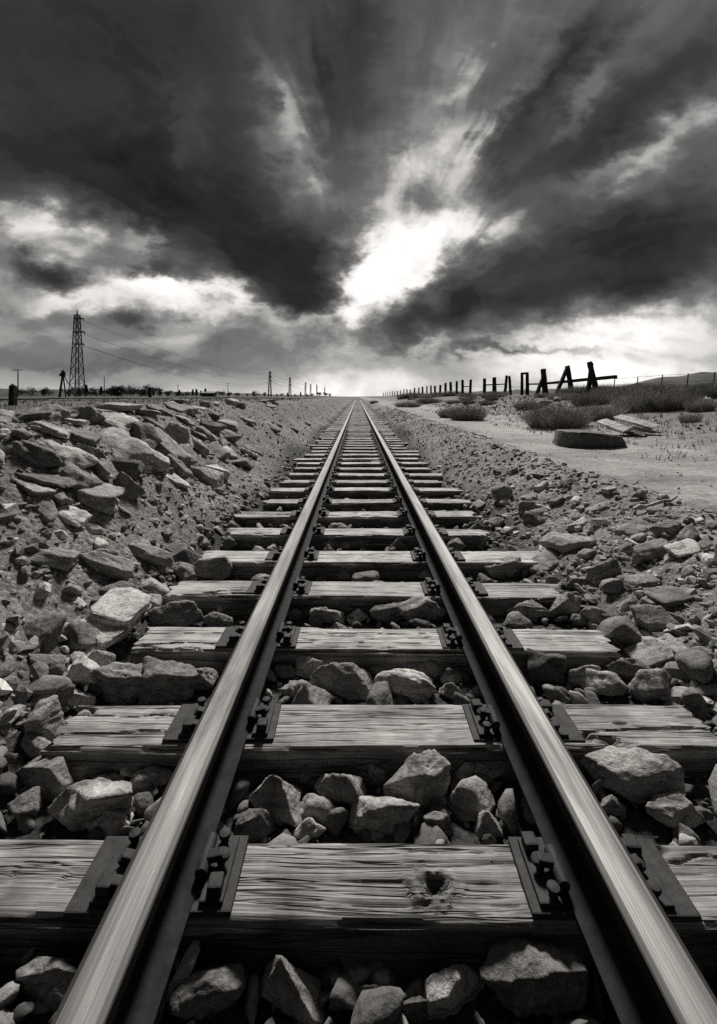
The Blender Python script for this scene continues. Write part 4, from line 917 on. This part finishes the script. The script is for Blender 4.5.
def strip(name, xa, xb, y0, y1, mat, lift, n=160, m=5):
    ys = y0*np.geomspace(1, y1/y0, n); V = []
    for y in ys:
        for t in np.linspace(0, 1, m): x = xa+(xb-xa)*t+.3*math.sin(y*.05); V.append((x, y, hz(x, y)+lift))
    i = (np.arange(n-1)[:, None]*m+np.arange(m-1)[None]).ravel(); tag(obj(name, mesh_np(name, np.array(V), np.stack([i, i+1, i+m+1, i+m], -1), mat)), kind='structure')
strip('road', -20, -14.5, 16, 1200, M_ROAD, .05)
def hedge_grass():
    vs, fs = [], []
    def sc(n, xr, yr, h, dens=None):
        for i in range(n):
            Y = math.exp(rng.uniform(math.log(yr[0]), math.log(yr[1]))); x = rng.uniform(*xr)
            if abs(x/Y) > .95: continue
            z = hz(x, Y); 
            for k in range(3):
                L = h*rng.uniform(.5, 1.2); a = rng.uniform(0, 6.28); w = max(.004, .5*Y/F); o = len(vs); bx, by = x+rng.normal(0, .04), Y+rng.normal(0, .04)
                vs.extend([(bx-w*math.cos(a), by-w*math.sin(a), z-.02), (bx+w*math.cos(a), by+w*math.sin(a), z-.02), (bx+rng.normal(0, .4)*L, by+rng.normal(0, .4)*L, z+L)]); fs.append((o, o+1, o+2))
    sc(2600, (-14, -2.9), (3.5, 40), .05); sc(1200, (6, 15), (9, 40), .12); sc(90, (-2.9, -1.5), (6, 40), .06); sc(300, (1.5, 2.6), (7, 40), .06); sc(420, (4.2, 8), (6, 30), .10)
    o = obj('grass', mesh_np('grass', vs, fs, M_GRASS, False)); tag(o, 'short dry grass on the fields and bank tops', 'grass', kind='stuff')
hedge_grass()
def hill(name, x0, x1, Y, prof, dep):
    n = 60; xs = np.linspace(x0, x1, n); V = []; rows = 7
    for x in xs:
        h = np.interp((x-x0)/(x1-x0), *prof)*(1+.12*math.sin(x*.05)+.06*math.sin(x*.17))
        for k in range(rows): t = k/(rows-1); V.append((x, Y+dep*(t-.5)*2+4*math.sin(x*.09+k), 1.0+h*math.sin(PI*t)**.9+rng.uniform(-.15, .15)*(0 < k < rows-1)))
    i = (np.arange(n-1)[:, None]*rows+np.arange(rows-1)[None]).ravel(); tag(obj(name, mesh_np(name, np.array(V), np.stack([i, i+rows, i+rows+1, i+1], -1), M_HILL)), kind='structure')
hill('hill', 190, 520, 400, ([0, .1, .22, .35, .6, 1], [5, 7, 14, 20, 25, 26]), 60)
hill('hill', -800, -30, 900, ([0, .14, .35, .66, .9, 1], [16, 15, 12, 8, 3, 0]), 60)
hill('hill', 60, 900, 1500, ([0, .2, .6, 1], [0, 10, 22, 30]), 120)

# ------------------------------------------------------------------ light, camera, view
SUN_EL, SUN_AZ = R(45), R(4)                    # ahead of the camera, a little to the right
build_world(SUN_EL, SUN_AZ)
l = bpy.data.lights.new('sun', 'SUN'); l.energy = 2.4; l.angle = R(10); l.color = (1, .97, .93)
s = link(bpy.data.objects.new('sun', l)); d = Vector((math.sin(SUN_AZ)*math.cos(SUN_EL), math.cos(SUN_AZ)*math.cos(SUN_EL), math.sin(SUN_EL))); s.rotation_euler = d.to_track_quat('Z', 'Y').to_euler()
c = bpy.data.cameras.new('camera'); cam = link(bpy.data.objects.new('camera', c)); cam.location = (0, 0, ZC); cam.rotation_euler = (PI/2, 0, 0)
c.sensor_fit = 'VERTICAL'; c.sensor_height = 36; c.sensor_width = 36; c.lens = F/1024*36; c.shift_y = -(512-YV)/1024; c.shift_x = .0009; c.clip_start = .02; c.clip_end = 6000
SC.camera = cam
vs = SC.view_settings; vs.view_transform = 'Standard'; vs.look = 'None'; vs.exposure = .9; vs.gamma = 1; vs.use_curve_mapping = False
SC.cycles.use_denoising = False; SC.cycles.max_bounces = 6; SC.cycles.sample_clamp_indirect = 2.0; SC.cycles.sample_clamp_direct = 6.0; SC.cycles.caustics_reflective = False; SC.cycles.caustics_refractive = False
